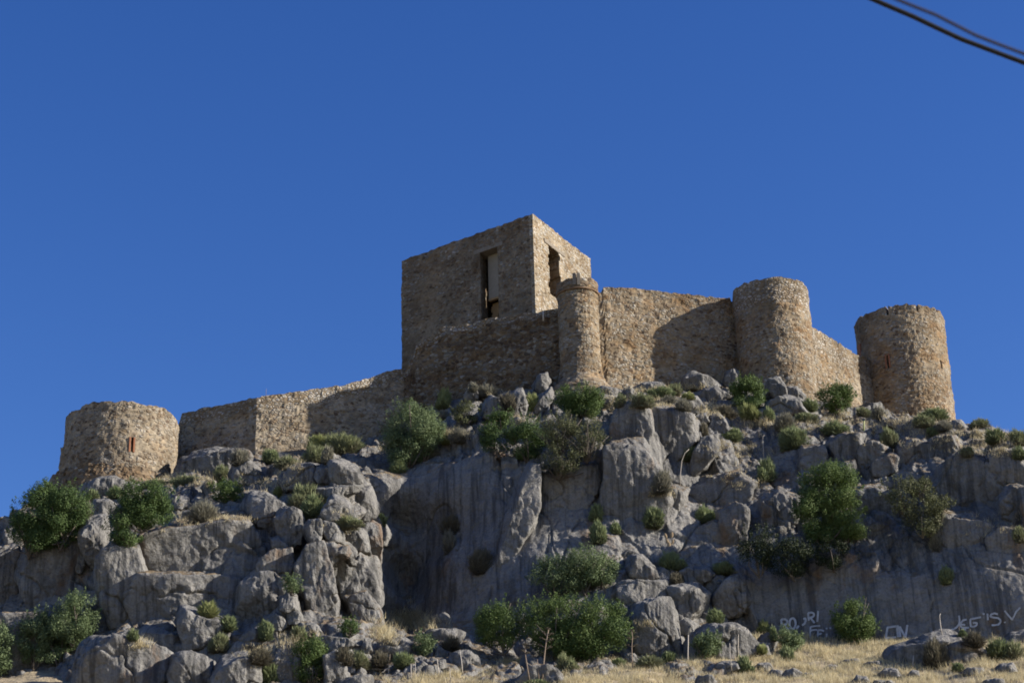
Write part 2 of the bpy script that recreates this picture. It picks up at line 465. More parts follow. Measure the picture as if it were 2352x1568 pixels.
cp = ctrl[:, [0, 2]] * np.array([0.75, 1.0])
n = len(cp)
K = _tps(cp, cp) + 0.15 * np.eye(n)
Pm = np.c_[np.ones(n), cp]
A = np.block([[K, Pm], [Pm.T, np.zeros((3, 3))]])
w = np.linalg.solve(A, np.r_[ctrl[:, 1], np.zeros(3)])

def cliff_y(x, z):
    q = np.c_[np.ravel(x) * 0.75, np.ravel(z)]
    return _tps(q, cp) @ w[:n] + np.c_[np.ones(len(q)), q] @ w[n:]

X0, X1, ZB = -40.0, 40.0, 22.0
NX, NZ = 1000, 580
gx = np.linspace(X0, X1, NX)
ztop = np.interp(gx, topw[:, 0], topw[:, 2])
ztop = np.convolve(np.pad(ztop, 12, 'edge'), np.ones(25) / 25, 'valid')
# coarse evaluation, then bilinear in (x, t)
cxi = np.linspace(X0, X1, 240); ct = np.linspace(0, 1, 160)
cz = ZB + (np.interp(cxi, gx, ztop)[:, None] - ZB) * ct[None]
cy = np.concatenate([cliff_y(np.repeat(cxi[i:i + 20], 160), cz[i:i + 20].ravel()) for i in range(0, 240, 20)]).reshape(240, 160)
gt = np.linspace(0, 1, NZ)
fi = (gx - X0) / (X1 - X0) * 239; i0 = np.clip(fi.astype(int), 0, 238); fx = (fi - i0)[:, None]
fj = gt * 159; j0 = np.clip(fj.astype(int), 0, 158); fz = (fj - j0)[None]
def _bil(G):
    a = G[i0] * (1 - fx) + G[i0 + 1] * fx
    return a[:, j0] * (1 - fz) + a[:, j0 + 1] * fz
gy = _bil(cy)
gz = ZB + (ztop[:, None] - ZB) * gt[None]
P0 = np.stack([np.repeat(gx[:, None], NZ, 1), gy, gz], -1)
# base normals
du = np.gradient(P0, axis=0); dv = np.gradient(P0, axis=1)
N0 = np.cross(du, dv); N0 /= np.linalg.norm(N0, axis=-1)[..., None]
N0 *= np.where(N0[..., 1:2] > 0, -1, 1)
flat = P0.reshape(-1, 3); nrm = N0.reshape(-1, 3)
# picture coordinates of the base, for the character of each stretch of rock
rel = flat - CAM
dep = rel @ FW
PX = 1176 + F * (rel @ RT) / dep; PY = 784 - F * (rel @ UP) / dep
def blob(cx, cy, rx, ry):
    return np.exp(-(((PX - cx) / rx) ** 2 + ((PY - cy) / ry) ** 2))
def rect(x0, x1, y0, y1, f):
    return smooth(x0 - f, x0 + f, PX) * (1 - smooth(x1 - f, x1 + f, PX)) * smooth(y0 - f, y0 + f, PY) * (1 - smooth(y1 - f, y1 + f, PY))
plain = np.clip(rect(870, 1135, 1045, 1440, 25) + 0.85 * rect(1100, 1400, 1085, 1390, 35) + rect(1730, 2500, 1305, 1530, 28) + 0.65 * rect(2120, 2420, 1040, 1310, 30)
                + 0.5 * rect(1390, 1610, 940, 1260, 30) + 0.5 * rect(1600, 1780, 1060, 1310, 30) + 0.45 * rect(20, 620, 1230, 1440, 40), 0, 1)
rough = np.clip(1 - plain, 0.06, 1)
shelf = smooth(0.45, 0.75, nrm[:, 2])
warp = np.stack([noise3(flat * 0.22), noise3(flat * 0.22 + 31), noise3(flat * 0.22 + 57)], -1)
warp2 = np.stack([noise3(flat * 0.9 + 5), noise3(flat * 0.9 + 71)], -1)
d = np.zeros(len(flat))
for (sx, sz, amp, crack, seed, shear, rnd) in ((5.2, 7.5, 1.25, 0.45, 11, 0.35, 0.1), (2.3, 4.2, 0.34, 0.2, 23, 0.3, 0.0), (0.9, 1.3, 0.10, 0.05, 37, 0.2, 0.0)):
    q = np.stack([(flat[:, 0] + shear * flat[:, 2] + 1.6 * warp[:, 0] + 0.25 * warp2[:, 0]) / sx, (flat[:, 2] + 0.3 * flat[:, 1] + 1.6 * warp[:, 1] + 0.25 * warp2[:, 1]) / sz], -1)
    f1, f2, cc, ctr = voronoi2(q, seed)
    e = f2 - f1
    tilt = (cc[:, 1] - 0.5) * (q - ctr)[:, 0] * 2.2 + (cc[:, 2] - 0.65) * (q - ctr)[:, 1] * 1.8
    dome = np.sqrt(np.clip(1 - (f1 / 0.8) ** 2, 0, 1))
    dd = amp * ((cc[:, 0] - 0.5) * 1.0 + tilt * 0.95 + rnd * (dome - 0.6)) * smooth(0.0, 0.05, e) - crack * np.exp(-(e / 0.03) ** 2)
    d += dd * rough * (1 - 0.55 * shelf)
d += fbm(flat * np.array([0.35, 0.22, 0.2]), 5) * 0.42 * (0.03 + 0.97 * rough)
d += fbm(flat * np.array([1.5, 1.5, 0.9]) + 9, 4, 0.6) * 0.13 * (0.25 + 0.75 * rough)
d -= np.abs(noise3(flat * np.array([1.1, 0.3, 0.28]) + 77)) * 0.22 * (0.1 + 0.9 * rough) + np.abs(noise3(flat * np.array([3.1, 3.1, 1.3]) + 21)) * 0.09 * (0.4 + 0.6 * rough)
sw = flat + np.stack([warp2[:, 0], warp2[:, 1], warp2[:, 0]], -1) * 0.3
d += (scallop(sw * np.array([0.75, 0.75, 0.5])) - 0.5) * 0.27 * (0.05 + 0.95 * rough) + (scallop(sw * np.array([2.1, 2.1, 1.5]) + 33) - 0.5) * 0.10 * (0.15 + 0.85 * rough)
# long joints: thin grooves where a slow noise crosses zero
gq = flat * np.array([0.20, 0.07, 0.07]) + np.stack([warp[:, 1], warp[:, 2], warp[:, 0]], -1) * 0.25
g = np.abs(noise3(gq + 100))
d -= 0.5 * np.exp(-(g / 0.010) ** 2) * (0.22 + 0.78 * rough)
g = np.abs(noise3(flat * np.array([0.33, 0.33, 0.22]) + 140))
d -= 0.22 * np.exp(-(g / 0.018) ** 2) * rough
# the long open cracks of the cliff, each followed across the rock
CRACKS = [[(1236, 1084), (1222, 1130), (1205, 1180), (1178, 1240), (1150, 1300), (1128, 1350), (1118, 1395)], [(1300, 1092), (1292, 1140), (1284, 1185), (1266, 1225), (1256, 1262)],
 [(1408, 1010), (1402, 1040), (1404, 1075), (1392, 1110), (1388, 1150)], [(1180, 1100), (1172, 1160), (1150, 1210), (1120, 1240)], [(1345, 1120), (1330, 1180), (1310, 1230), (1290, 1290)],
 [(1060, 1150), (1052, 1210), (1048, 1280), (1030, 1330), (1024, 1390)], [(960, 1110), (955, 1190), (962, 1260), (955, 1340)], [(1408, 1036), (1440, 1034), (1470, 1028), (1490, 1010)],
 [(2276, 1045), (2272, 1085), (2282, 1130), (2270, 1165), (2280, 1205), (2275, 1235)], [(2140, 1196), (2190, 1178), (2240, 1190), (2275, 1205)], [(2132, 1345), (2138, 1390), (2130, 1420), (2136, 1460)],
 [(2046, 1245), (2050, 1290), (2047, 1320)], [(1500, 1150), (1495, 1200), (1480, 1260)], [(300, 1330), (360, 1322), (440, 1318), (540, 1320), (600, 1330)], [(405, 1330), (400, 1380), (390, 1440)], [(60, 1330), (120, 1345), (190, 1325), (230, 1300)]]
for pl_ in CRACKS:
    a_ = np.array(pl_, float) + np.random.default_rng(len(pl_)).normal(size=(len(pl_), 2)) * 2.0
    lo, hi = a_.min(0) - 14, a_.max(0) + 14
    sel = np.where((PX > lo[0]) & (PX < hi[0]) & (PY > lo[1]) & (PY < hi[1]))[0]
    p_ = np.stack([PX[sel] + 5 * warp2[sel, 0], PY[sel] + 5 * warp2[sel, 1]], -1); dm = np.full(len(sel), 99.0)
    for u_, v_ in zip(a_[:-1], a_[1:]):
        e_ = v_ - u_; tt_ = np.clip(((p_ - u_) @ e_) / (e_ @ e_), 0, 1)
        dm = np.minimum(dm, np.linalg.norm(p_ - u_ - tt_[:, None] * e_, axis=1))
    nz_ = noise3(flat[sel] * np.array([0.9, 0.5, 0.6]) + 61)
    dm = np.abs(dm + 3.0 * noise3(flat[sel] * np.array([1.2, 0.6, 1.0]) + 15))
    d[sel] -= 0.34 * smooth(-0.25, 0.35, nz_) * np.exp(-(dm / 1.35) ** 2)
edge = np.minimum(1, (1 - np.tile(gt, NX)) / 0.03)
cliffV = flat + nrm * (d * edge)[:, None]
# the hilltop runs back behind the castle
back = []
topline = cliffV.reshape(NX, NZ, 3)[:, -1]
for dy_, dz_ in ((4, 0.1), (14, 0.2), (30, -2.5), (60, -22), (95, -45)):
    b = topline.copy(); b[:, 1] = np.maximum(b[:, 1] * 0.5 + 62, b[:, 1]) + dy_; b[:, 2] += dz_
    back.append(b)
allg = np.concatenate([cliffV.reshape(NX, NZ, 3)] + [b[:, None] for b in back], 1)
NZZ = NZ + len(back)
idx = np.arange(NX * NZZ).reshape(NX, NZZ)
cliffQ = np.stack([idx[:-1, :-1], idx[1:, :-1], idx[1:, 1:], idx[:-1, 1:]], -1).reshape(-1, 4)
CLIFF_PARTS = [(allg.reshape(-1, 3), [cliffQ])]
base_bvh = None

# ------------------------------------------------------------------ ground sheet
def ground_z(x, y):
    s = 26.3 + 0.45 * (y - 97)
    s = np.where(s > 0, s, 0) + 0.9 * np.exp(-np.abs(s) / 1.2)
    s = np.minimum(s, 30.6 + 0 * y)
    P = np.c_[np.ravel(x), np.ravel(y), np.zeros(np.size(x))]
    b = (fbm(P * 0.18, 4) * 0.42 + fbm(P * 0.9 + 5, 3) * 0.10).reshape(np.shape(x))
    return s + b * smooth(70, 90, y) * (1 - smooth(125, 150, y))

xs = np.concatenate([np.linspace(-2500, -70, 18), np.arange(-60, 60.1, 0.35), np.linspace(70, 2500, 18)])
ys = np.concatenate([np.linspace(-2500, -20, 14), np.arange(0, 84, 3.0), np.arange(84, 112, 0.3), np.linspace(114, 260, 20), np.linspace(300, 4000, 14)])
GX, GY = np.meshgrid(xs, ys, indexing='ij')
GZ = ground_z(GX, GY)
gi = np.arange(GX.size).reshape(GX.shape)
groundV = np.stack([GX, GY, GZ], -1).reshape(-1, 3)
groundQ = np.stack([gi[:-1, :-1], gi[1:, :-1], gi[1:, 1:], gi[:-1, 1:]], -1).reshape(-1, 4)
o = link('ground', mesh_np('ground', groundV, [groundQ], M['soil']))
tag(o, kind='structure')


def bvh_of(parts):
    V, fs = join_parts(parts)
    return BVHTree.FromPolygons(V.tolist(), [tuple(f) for F_ in fs for f in F_.tolist()])


def hit(X, Y, bvh=None):
    d_ = ray(X, Y); d_ = d_ / np.linalg.norm(d_)
    r = (bvh or SURF).ray_cast(Vector(CAM), Vector(d_), 400)
    return np.array(r[0]) if r[0] is not None else None


# a lighter copy of cliff and ground is enough to place things on
sub = idx[::3, ::3]
subQ = np.stack([sub[:-1, :-1], sub[1:, :-1], sub[1:, 1:], sub[:-1, 1:]], -1).reshape(-1, 4)
used, inv = np.unique(subQ, return_inverse=True)
gm = (groundV[groundQ][:, 0, 1] > 80) & (groundV[groundQ][:, 2, 1] < 130) & (np.abs(groundV[groundQ][:, 0, 0]) < 62)
SURF_PARTS = [(allg.reshape(-1, 3)[used], [inv.reshape(-1, 4)]), (groundV, [groundQ[gm]])]
SURF = bvh_of(SURF_PARTS)

# ------------------------------------------------------------------ rocks
_ico = {}
def ico(s):
    if s not in _ico:
        bm = bmesh.new(); bmesh.ops.create_icosphere(bm, subdivisions=s, radius=1)
        v = np.array([tuple(x.co) for x in bm.verts]); f = np.array([[x.index for x in q.verts] for q in bm.faces])
        bm.free(); _ico[s] = (v / np.linalg.norm(v, axis=1)[:, None], f)
    return _ico[s]


def rock_mesh(outline, seed, thick=0.9, dy=0.0, sharp=14.0, depth=None, sunk=0.22, kk=(0.15, 0.8)):
    """a rounded, faceted rock whose outline seen from the road is the given one; real size and thickness.
    Returns V (world), faces, centre"""
    r = np.random.default_rng(seed)
    O = np.array(outline, float)
    a = O; b_ = np.roll(O, -1, 0)
    cr = a[:, 0] * b_[:, 1] - b_[:, 0] * a[:, 1]
    area = cr.sum() / 2
    c = ((a + b_) * cr[:, None]).sum(0) / (6 * area)
    if depth is None:
        h0 = hit(*c); h1 = hit(c[0], O[:, 1].max())
        ys_ = [h[1] for h in (h0, h1) if h is not None]
        y = (min(ys_) * 0.5 + (ys_[0]) * 0.5) if ys_ else 105
    else:
        y = depth
    s = ppm(c[0], c[1], y)
    L = (O - c) / s * np.array([1, -1])           # metres in the picture plane
    ctr = at(c[0], c[1], y)
    f = ctr - CAM; f /= np.linalg.norm(f)
    rt = RT - f * (RT @ f); rt /= np.linalg.norm(rt)
    up = np.cross(rt, f)
    w_ = L[:, 0].max() - L[:, 0].min(); h_ = L[:, 1].max() - L[:, 1].min()
    T = thick * min(w_, h_) * 0.62 + 0.1 * max(w_, h_)
    ctr = ctr + f * (dy + sunk * T)
    planes = []
    m = len(L)
    if area > 0:
        L = L[::-1]
    for i in range(m):
        p, q = L[i], L[(i + 1) % m]
        e = q - p; ln = np.linalg.norm(e)
        if ln < 1e-6: continue
        nn = np.array([e[1], -e[0]]) / ln
        if nn @ p < 0: nn = -nn
        dist = max(nn @ p, 0.05)
        planes.append((np.array([nn[0], nn[1], r.uniform(-0.25, 0.05)]), dist))
    for _ in range(7):
        th = r.uniform(0, 2 * np.pi); k = r.uniform(*kk)
        planes.append((np.array([math.cos(th) * k, math.sin(th) * k * 0.8 + 0.12, -1.0]), T * r.uniform(0.72, 1.0)))
    planes.append((np.array([0.05, 0.35, -1.0]), T * 0.95))
    planes.append((np.array([0, 0, 1.0]), T * 1.1))
    Nn = np.array([p[0] / np.linalg.norm(p[0][:2] if abs(p[0][2]) < 0.3 else p[0]) for p in planes]); D = np.array([p[1] for p in planes])
    size = max(w_, h_)
    dirs, faces = ico(6 if size > 2.4 else 5 if size > 0.8 else 4)
    # sharper sampling in the picture plane: directions are stretched with the rock
    sc = np.array([w_ / 2, h_ / 2, T]); dirs = dirs * sc; dirs /= np.linalg.norm(dirs, axis=1)[:, None]
    q = np.clip(dirs @ Nn.T, 0, None) / D[None]
    rr = (q ** sharp).sum(1) ** (-1 / sharp) * (1 + 0.7 / sharp)
    loc = dirs * rr[:, None]
    W = ctr + loc[:, :1] * rt + loc[:, 1:2] * up + loc[:, 2:] * f
    out = W - ctr; out /= np.linalg.norm(out, axis=1)[:, None]
    sz = min(size, 4.0)
    so = r.uniform(0, 200, 3)
    dd = fbm(W * (1.1 / sz) * 1.6 + so, 3) * 0.055 * sz
    k_ = min(1, size / 1.6)
    Ws = W + 0.18 * np.stack([noise3(W * 1.3 + 3), noise3(W * 1.3 + 41), noise3(W * 1.3 + 87)], -1)
    dd += (scallop(Ws * np.array([0.95, 0.95, 0.7]) + so) - 0.5) * 0.15 * k_ + (scallop(Ws * np.array([2.7, 2.7, 2.0]) + so) - 0.5) * 0.065 * k_
    dd += fbm(W * np.array([1.9, 1.9, 1.1]) + so, 4, 0.6) * 0.05 * k_
    dd -= np.abs(noise3(W * np.array([1.2, 1.2, 0.45]) + so + 9)) * 0.11 * k_ + np.abs(noise3(W * np.array([3.3, 3.3, 1.7]) + so)) * 0.075 * k_
    gq_ = np.abs(noise3(W * (0.9 / sz) + so + 40) + 0.1 * noise3(W * 1.5))
    dd -= 0.055 * sz * np.exp(-(gq_ / 0.022) ** 2)
    st = np.abs(noise3(W * np.array([1.3, 1.3, 0.35]) + so))
    dd -= 0.03 * np.exp(-(st / 0.05) ** 2) * min(1, size / 2)
    W = W + out * dd[:, None]
    return W, faces, ctr
# ------------------------------------------------------------------ castle
def resample(pts, step):
    """polyline (k, m) -> dense points with every corner kept"""
    pts = np.asarray(pts, float); out = [pts[0]]
    for a, b in zip(pts[:-1], pts[1:]):
        k = max(1, int(round(np.linalg.norm((b - a)[:2]) / step)))
        for i in range(1, k + 1):
            out.append(a + (b - a) * i / k)
    return np.array(out)


def shell(path, zb, ztop, thick, step=0.17, closed=False, holes=(), jag=0.12, seed=1, inward=None, rough=0.07, flare=None, topmat=None, rows_level=False):
    """thick masonry wall along a plan path (already dense, (n,2)). ztop: (n,), zb: (n,).
    holes: fn(u index array, z array) -> True where open. Returns V, faces, material indices"""
    r = np.random.default_rng(seed)
    path = np.asarray(path, float); n = len(path)
    if closed:
        t = np.roll(path, -1, 0) - np.roll(path, 1, 0)
    else:
        t = np.gradient(path, axis=0)
    t /= np.linalg.norm(t, axis=1)[:, None]
    nr = np.stack([t[:, 1], -t[:, 0]], 1)              # points outwards when the path runs left to right seen from the road
    inner = path - nr * thick if inward is None else np.asarray(inward, float)
    ztop = np.broadcast_to(np.asarray(ztop, float), (n,)).copy(); zb = np.broadcast_to(np.asarray(zb, float), (n,)).copy()
    # crumbled top: stone-sized steps
    s = np.r_[0, np.cumsum(np.linalg.norm(np.diff(path, axis=0), axis=1))]
    st = r.uniform(-1, 1, 4000)
    jz = jag * (0.7 * st[(s / 0.33).astype(int) % 4000] + 0.5 * st[(s / 1.7 + 50).astype(int) % 4000])
    nv = max(3, int(round(float((ztop - zb).max()) / step)))
    v = np.linspace(0, 1, nv + 1)
    if rows_level:
        zt = float(ztop.max())
        Z = np.minimum(zb[:, None] + (zt - zb[:, None]) * v[None], (ztop + jz)[:, None] - (1 - v[None]) * 0.02)
    else:
        Z = zb[:, None] + (ztop - zb)[:, None] * v[None]
        Z[:, -1] += jz
    fr = np.concatenate([np.repeat(path[:, None], nv + 1, 1), Z[..., None]], -1)
    bk = np.concatenate([np.repeat(inner[:, None], nv + 1, 1), Z[..., None]], -1)
    flat_ = fr.reshape(-1, 3)
    dis = fbm(flat_ * np.array([0.8, 0.8, 1.1]), 3) * rough * 0.9 + noise3(flat_ * np.array([3.4, 3.4, 4.6])) * rough * 0.9
    dis = dis.reshape(n, nv + 1)
    fr[..., :2] += nr[:, None] * dis[..., None]
    fr[..., 2] += 0.03 * noise3(flat_ * 3 + 9).reshape(n, nv + 1)
    if flare is not None:
        fr[..., :2] += nr[:, None] * flare(Z)[..., None]
    nu = n if closed else n - 1
    I = np.arange(nu); J = np.arange(nv)
    I2 = (I + 1) % n
    keep = np.ones((nu, nv), bool)
    zc = (Z[I][:, :-1] + Z[I2][:, 1:]) / 2
    for hfn in holes:
        keep &= ~hfn(np.repeat(I[:, None], nv, 1), zc)
    NVV = nv + 1
    A = I[:, None] * NVV + J; B = I2[:, None] * NVV + J
    off = n * NVV
    fq = np.stack([A, B, B + 1, A + 1], -1)[keep]
    bq = np.stack([A, A + 1, B + 1, B], -1)[keep] + off
    sides = []
    def add(mask, a, b):
        if mask.any():
            a, b = a[mask], b[mask]
            sides.append(np.stack([a, b, b + off, a + off], -1))
    up = np.concatenate([keep[:, 1:], np.zeros((nu, 1), bool)], 1)
    dn = np.concatenate([np.zeros((nu, 1), bool), keep[:, :-1]], 1)
    if closed:
        rt_ = np.roll(keep, -1, 0); lf = np.roll(keep, 1, 0)
    else:
        z1 = np.zeros((1, nv), bool)
        rt_ = np.concatenate([keep[1:], z1]); lf = np.concatenate([z1, keep[:-1]])
    add(keep & ~up, A + 1, B + 1)
    add(keep & ~dn, B, A)
    add(keep & ~rt_, B + 1, B)
    add(keep & ~lf, A, A + 1)
    V = np.concatenate([fr.reshape(-1, 3), bk.reshape(-1, 3)])
    Q = np.concatenate([fq, bq] + sides)
    mi = np.zeros(len(Q), int)
    if topmat is not None:
        cz_ = V[Q][:, :, 2].mean(1); cxy = V[Q].mean(1)
        mi = (cz_ > topmat + 0.35 * noise3(cxy * 0.6) + 0.15 * noise3(cxy * 2.5)).astype(int)
    return V, Q, mi


def arc_path(c, R, a0=0.0, a1=2 * np.pi, step=0.17, closed=True):
    k = max(24, int(round(R * abs(a1 - a0) / step)))
    th = a0 + (a1 - a0) * (np.arange(k) / k if closed else np.linspace(0, 1, k))
    # clockwise angle so that the outward normal is t rotated to the right
    return np.stack([c[0] + R * np.cos(th), c[1] + R * np.sin(th)], 1), th


def masonry_part(name, V, Q, mats, root=None, mi=None):
    """a mesh in world coordinates, linked under root (or top-level at its own base)"""
    loc = ol(root) if root is not None else np.array([V[:, 0].mean(), V[:, 1].mean(), V[:, 2].min()])
    me = mesh_np(name, V - loc, Q if isinstance(Q, list) else [Q], mats, False, None, mi)
    return link(name, me, root, loc)


def zof(X, Y, y):
    return float(at(X, Y, y)[2])

GROUP_T, GROUP_W = 'round towers of the castle', 'curtain walls of the castle'

# ---- the keep
yk = 129.0
kn = at(1223, 491, yk); ztk = kn[2]
def same_z(X, Y, z):
    d_ = ray(X, Y); return CAM + d_ * ((z - CAM[2]) / d_[2])
kl = same_z(922, 598, ztk); kr = same_z(1356, 595, ztk); kb = kl + kr - kn
keep = empty('castle_keep', (kn[0], kn[1], 55), 'tall square stone keep with two tall openings, highest on the castle', 'castle keep')
corners = np.array([kl[:2], kn[:2], kr[:2], kb[:2], kl[:2]])
def inset(C, tks):
    # parallel offset of a closed 4-corner loop (first == last)
    P = C[:4]; out = []
    for i in range(4):
        a, b, c_ = P[i - 1], P[i], P[(i + 1) % 4]
        d1 = (b - a) / np.linalg.norm(b - a); d2 = (c_ - b) / np.linalg.norm(c_ - b)
        n1 = np.array([-d1[1], d1[0]]); n2 = np.array([-d2[1], d2[0]])
        bis = n1 + n2; bis /= (1 + n1 @ n2)
        out.append(b + bis * tks)
    return np.array(out + [out[0]])
def face_hit(X, Y, P, Q_):
    """where the sight line meets the vertical plane through plan points P, Q: (distance along, z)"""
    d_ = ray(X, Y); e = Q_ - P; L_ = np.linalg.norm(e); e = e / L_; nn = np.array([-e[1], e[0]])
    t = ((P - CAM[:2]) @ nn) / (d_[:2] @ nn); p = CAM + d_ * t
    return float((p[:2] - P) @ e), float(p[2])
outer = resample(corners, 0.16)[:-1]
inn4 = inset(corners, 1.5)
segn = [max(1, int(round(np.linalg.norm(b - a) / 0.16))) for a, b in zip(corners[:-1], corners[1:])]
inner = np.concatenate([inn4[i] + (inn4[i + 1] - inn4[i]) * (np.arange(k) / k)[:, None] for i, k in enumerate(segn)])
Lf = np.linalg.norm(corners[1] - corners[0]); Rf = np.linalg.norm(corners[2] - corners[1])
a0_, zA = face_hit(1103, 580, kl[:2], kn[:2]); a1_, zB_ = face_hit(1142, 566, kl[:2], kn[:2]); _, zC = face_hit(1120, 735, kl[:2], kn[:2])
b0_, zD = face_hit(1258, 561, kn[:2], kr[:2]); b1_, zE = face_hit(1284, 580, kn[:2], kr[:2]); _, zF = face_hit(1275, 682, kn[:2], kr[:2])
zlt = (zA + zB_) / 2; zrt = (zD + zE) / 2
iu0, iu1 = a0_ / Lf * segn[0], a1_ / Lf * segn[0]
ju0, ju1 = segn[0] + b0_ / Rf * segn[1], segn[0] + b1_ / Rf * segn[1]
def hole_left(u, z): return (u >= iu0 - 0.5) & (u < iu1 - 0.5) & (z < zlt) & (z > zC - 0.6)
def hole_right(u, z):
    wv = 0.35 * np.sin(z * 3.1) + 0.3 * np.sin(z * 7.7)
    return (u >= ju0 - 0.5 + 0.5 * wv) & (u < ju1 - 0.5 + 0.8 * wv) & (z < zrt) & (z > zF)
putlog = np.random.default_rng(5)
pl_u = putlog.integers(4, segn[0] + segn[1] - 4, 26); pl_z = putlog.uniform(zC - 1, ztk - 2.2, 26)
def hole_none(u, z):
    return np.zeros_like(z, bool)
V, Q, mi = shell(outer, 55.0, ztk, 1.5, 0.16, True, [hole_left, hole_right], 0.07, 3, inner, 0.05, None, ztk - 1.55)
_cc = V[Q].mean(1)
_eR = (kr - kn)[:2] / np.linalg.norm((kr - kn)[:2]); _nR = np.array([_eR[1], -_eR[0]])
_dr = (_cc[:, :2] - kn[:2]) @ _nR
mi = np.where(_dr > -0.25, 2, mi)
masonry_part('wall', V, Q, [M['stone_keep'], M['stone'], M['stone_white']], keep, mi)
# roof slab added inside to block the sun and darken the interior, and floor
for nm, zz in (('roof', ztk - 1.3), ('floor', zC + 0.2)):
    q4 = inset(corners, 1.35)[:4]
    Vb = np.concatenate([np.c_[q4, np.full(4, zz)], np.c_[q4, np.full(4, zz + 0.3)]])
    masonry_part(nm, Vb, [np.array([[3, 2, 1, 0], [4, 5, 6, 7], [0, 1, 5, 4], [1, 2, 6, 5], [2, 3, 7, 6], [3, 0, 4, 7]])], [M['lintel']], keep)
eL = (kn - kl)[:2] / Lf; nL = np.array([eL[1], -eL[0]])      # outward normal of the left face
eR = (kr - kn)[:2] / Rf; nR = np.array([eR[1], -eR[0]])
def axes(e, nn): return [[e[0], e[1], 0], [nn[0], nn[1], 0], [0, 0, 1]]
def on_face(P, e, nn, s, z, dep_): return np.r_[P[:2] + e * s - nn * dep_, z]
wl = a1_ - a0_
Vb, f_ = box(on_face(kl, eL, nL, (a0_ + a1_) / 2 - 0.05, zlt + 0.14, 0.60), (wl / 2 + 0.55, 0.63, 0.15), axes(eL, nL)); masonry_part('lintel', Vb, f_, [M['lintel']], keep)
Vb, f_ = box(on_face(kn, eR, nR, (b0_ + b1_) / 2 + 0.2, zrt + 0.14, 0.60), ((b1_ - b0_) / 2 + 0.7, 0.63, 0.15), axes(eR, nR)); masonry_part('lintel', Vb, f_, [M['lintel']], keep)
_, zP0 = face_hit(1133, 667, kl[:2], kn[:2])
zP0 -= 0.1
o = masonry_part('panel', *box(on_face(kl, eL, nL, (a0_ + a1_) / 2 + 0.1, (zP0 + zlt) / 2 - 0.01, 0.92), (wl / 2 + 0.02, 0.08, (zlt - zP0) / 2), axes(eL, nL)), [M['concrete']], keep)
o = masonry_part('beam', *box(on_face(kl, eL, nL, (a0_ + a1_) / 2 + 0.1, zP0 - 0.10, 0.90), (wl / 2 + 0.02, 0.12, 0.085), axes(eL, nL)), [M['ochre']], keep)
pr_ = []
rr_ = np.random.default_rng(8)
for k in range(11):
    zz = zC - 0.5 + k * (zP0 - zC + 0.3) / 11
    pr_.append(box(on_face(kl, eL, nL, a0_ + 0.28 + rr_.uniform(-.08, .1), zz + 0.12, 1.6), (0.34 + rr_.uniform(-.06, .06), 0.25, 0.11), axes(eL, nL)))
Vb, f_ = join_parts(pr_); masonry_part('jamb_stones', Vb, f_, [M['ochre']], keep)

# ---- towers
def tower(name, label, Xc, Ypeak, width, y, zbase, thick, mats, holes=None, jag=0.1, ztop_fn=None, seed=1, topmat=None, flare=None, rough=0.08):
    c = at(Xc, Ypeak + 40, y); R = width / 2 / ppm(Xc, Ypeak + 60, y)
    zt = zof(Xc, Ypeak, y - R)
    root = empty(name, (c[0], c[1], zbase), label, 'castle tower', GROUP_T)
    path, th = arc_path(c, R)
    inn, _ = arc_path(c, R - thick); inn = np.stack([c[0] + (R - thick) * np.cos(th), c[1] + (R - thick) * np.sin(th)], 1)
    z_t = np.full(len(th), zt) + (ztop_fn(th) if ztop_fn else 0)
    V, Q, mi = shell(path, zbase, z_t, thick, 0.17, True, holes(c, R, th) if holes else (), jag, seed, inn, rough, flare, topmat, rows_level=ztop_fn is not None)
    masonry_part('wall', V, Q, mats, root, mi)
    return root, c, R, th, zt


def th_of(X, Y, c, R):
    """angle and height at which the sight line first meets the tower's cylinder"""
    d_ = ray(X, Y); o_ = CAM[:2] - c[:2]; a = d_[:2] @ d_[:2]; b = o_ @ d_[:2]; cc = o_ @ o_ - R * R
    disc = max(b * b - a * cc, 0); t = (-b - math.sqrt(disc)) / a
    p = CAM + d_ * t
    return math.atan2(p[1] - c[1], p[0] - c[0]), p[2]


def slot(Xa, Xb, Ya, Yb):
    def mk(c, R, th):
        t0, _ = th_of(Xa, (Ya + Yb) / 2, c, R); t1, _ = th_of(Xb, (Ya + Yb) / 2, c, R)
        _, z0 = th_of((Xa + Xb) / 2, Yb, c, R); _, z1 = th_of((Xa + Xb) / 2, Ya, c, R)
        tm = (t0 + t1) / 2; hw = abs(t1 - t0) / 2
        stp = th[1] - th[0]; hw = max(hw, stp * 0.51)
        def fn(u, z):
            a = (th[u] + stp / 2 - tm + np.pi) % (2 * np.pi) - np.pi
            return (np.abs(a) < hw) & (z > z0) & (z < z1)
        fn.info = (tm, hw, z0, z1)
        return fn
    return mk


def slit_frame(root, c, R, fn, jamb=0.20, proud=0.03, sill=True):
    tm, hw, z0, z1 = fn.info
    e = np.array([-math.sin(tm), math.cos(tm), 0]); nn = np.array([math.cos(tm), math.sin(tm), 0])
    parts = []
    for s in (-1, 1):
        parts.append(box(np.r_[c[:2], 0] + nn * (R - 0.22) + e * s * (hw * R + jamb / 2) + np.array([0, 0, (z0 + z1) / 2]), (jamb / 2, 0.27 + proud, (z1 - z0) / 2 + 0.06), [e, nn, [0, 0, 1]]))
    V, f_ = join_parts(parts)
    masonry_part('slit_frame', V, f_, [M['brick']], root)


def mask_all(*mk):
    return lambda c, R, th: [m(c, R, th) for m in mk]

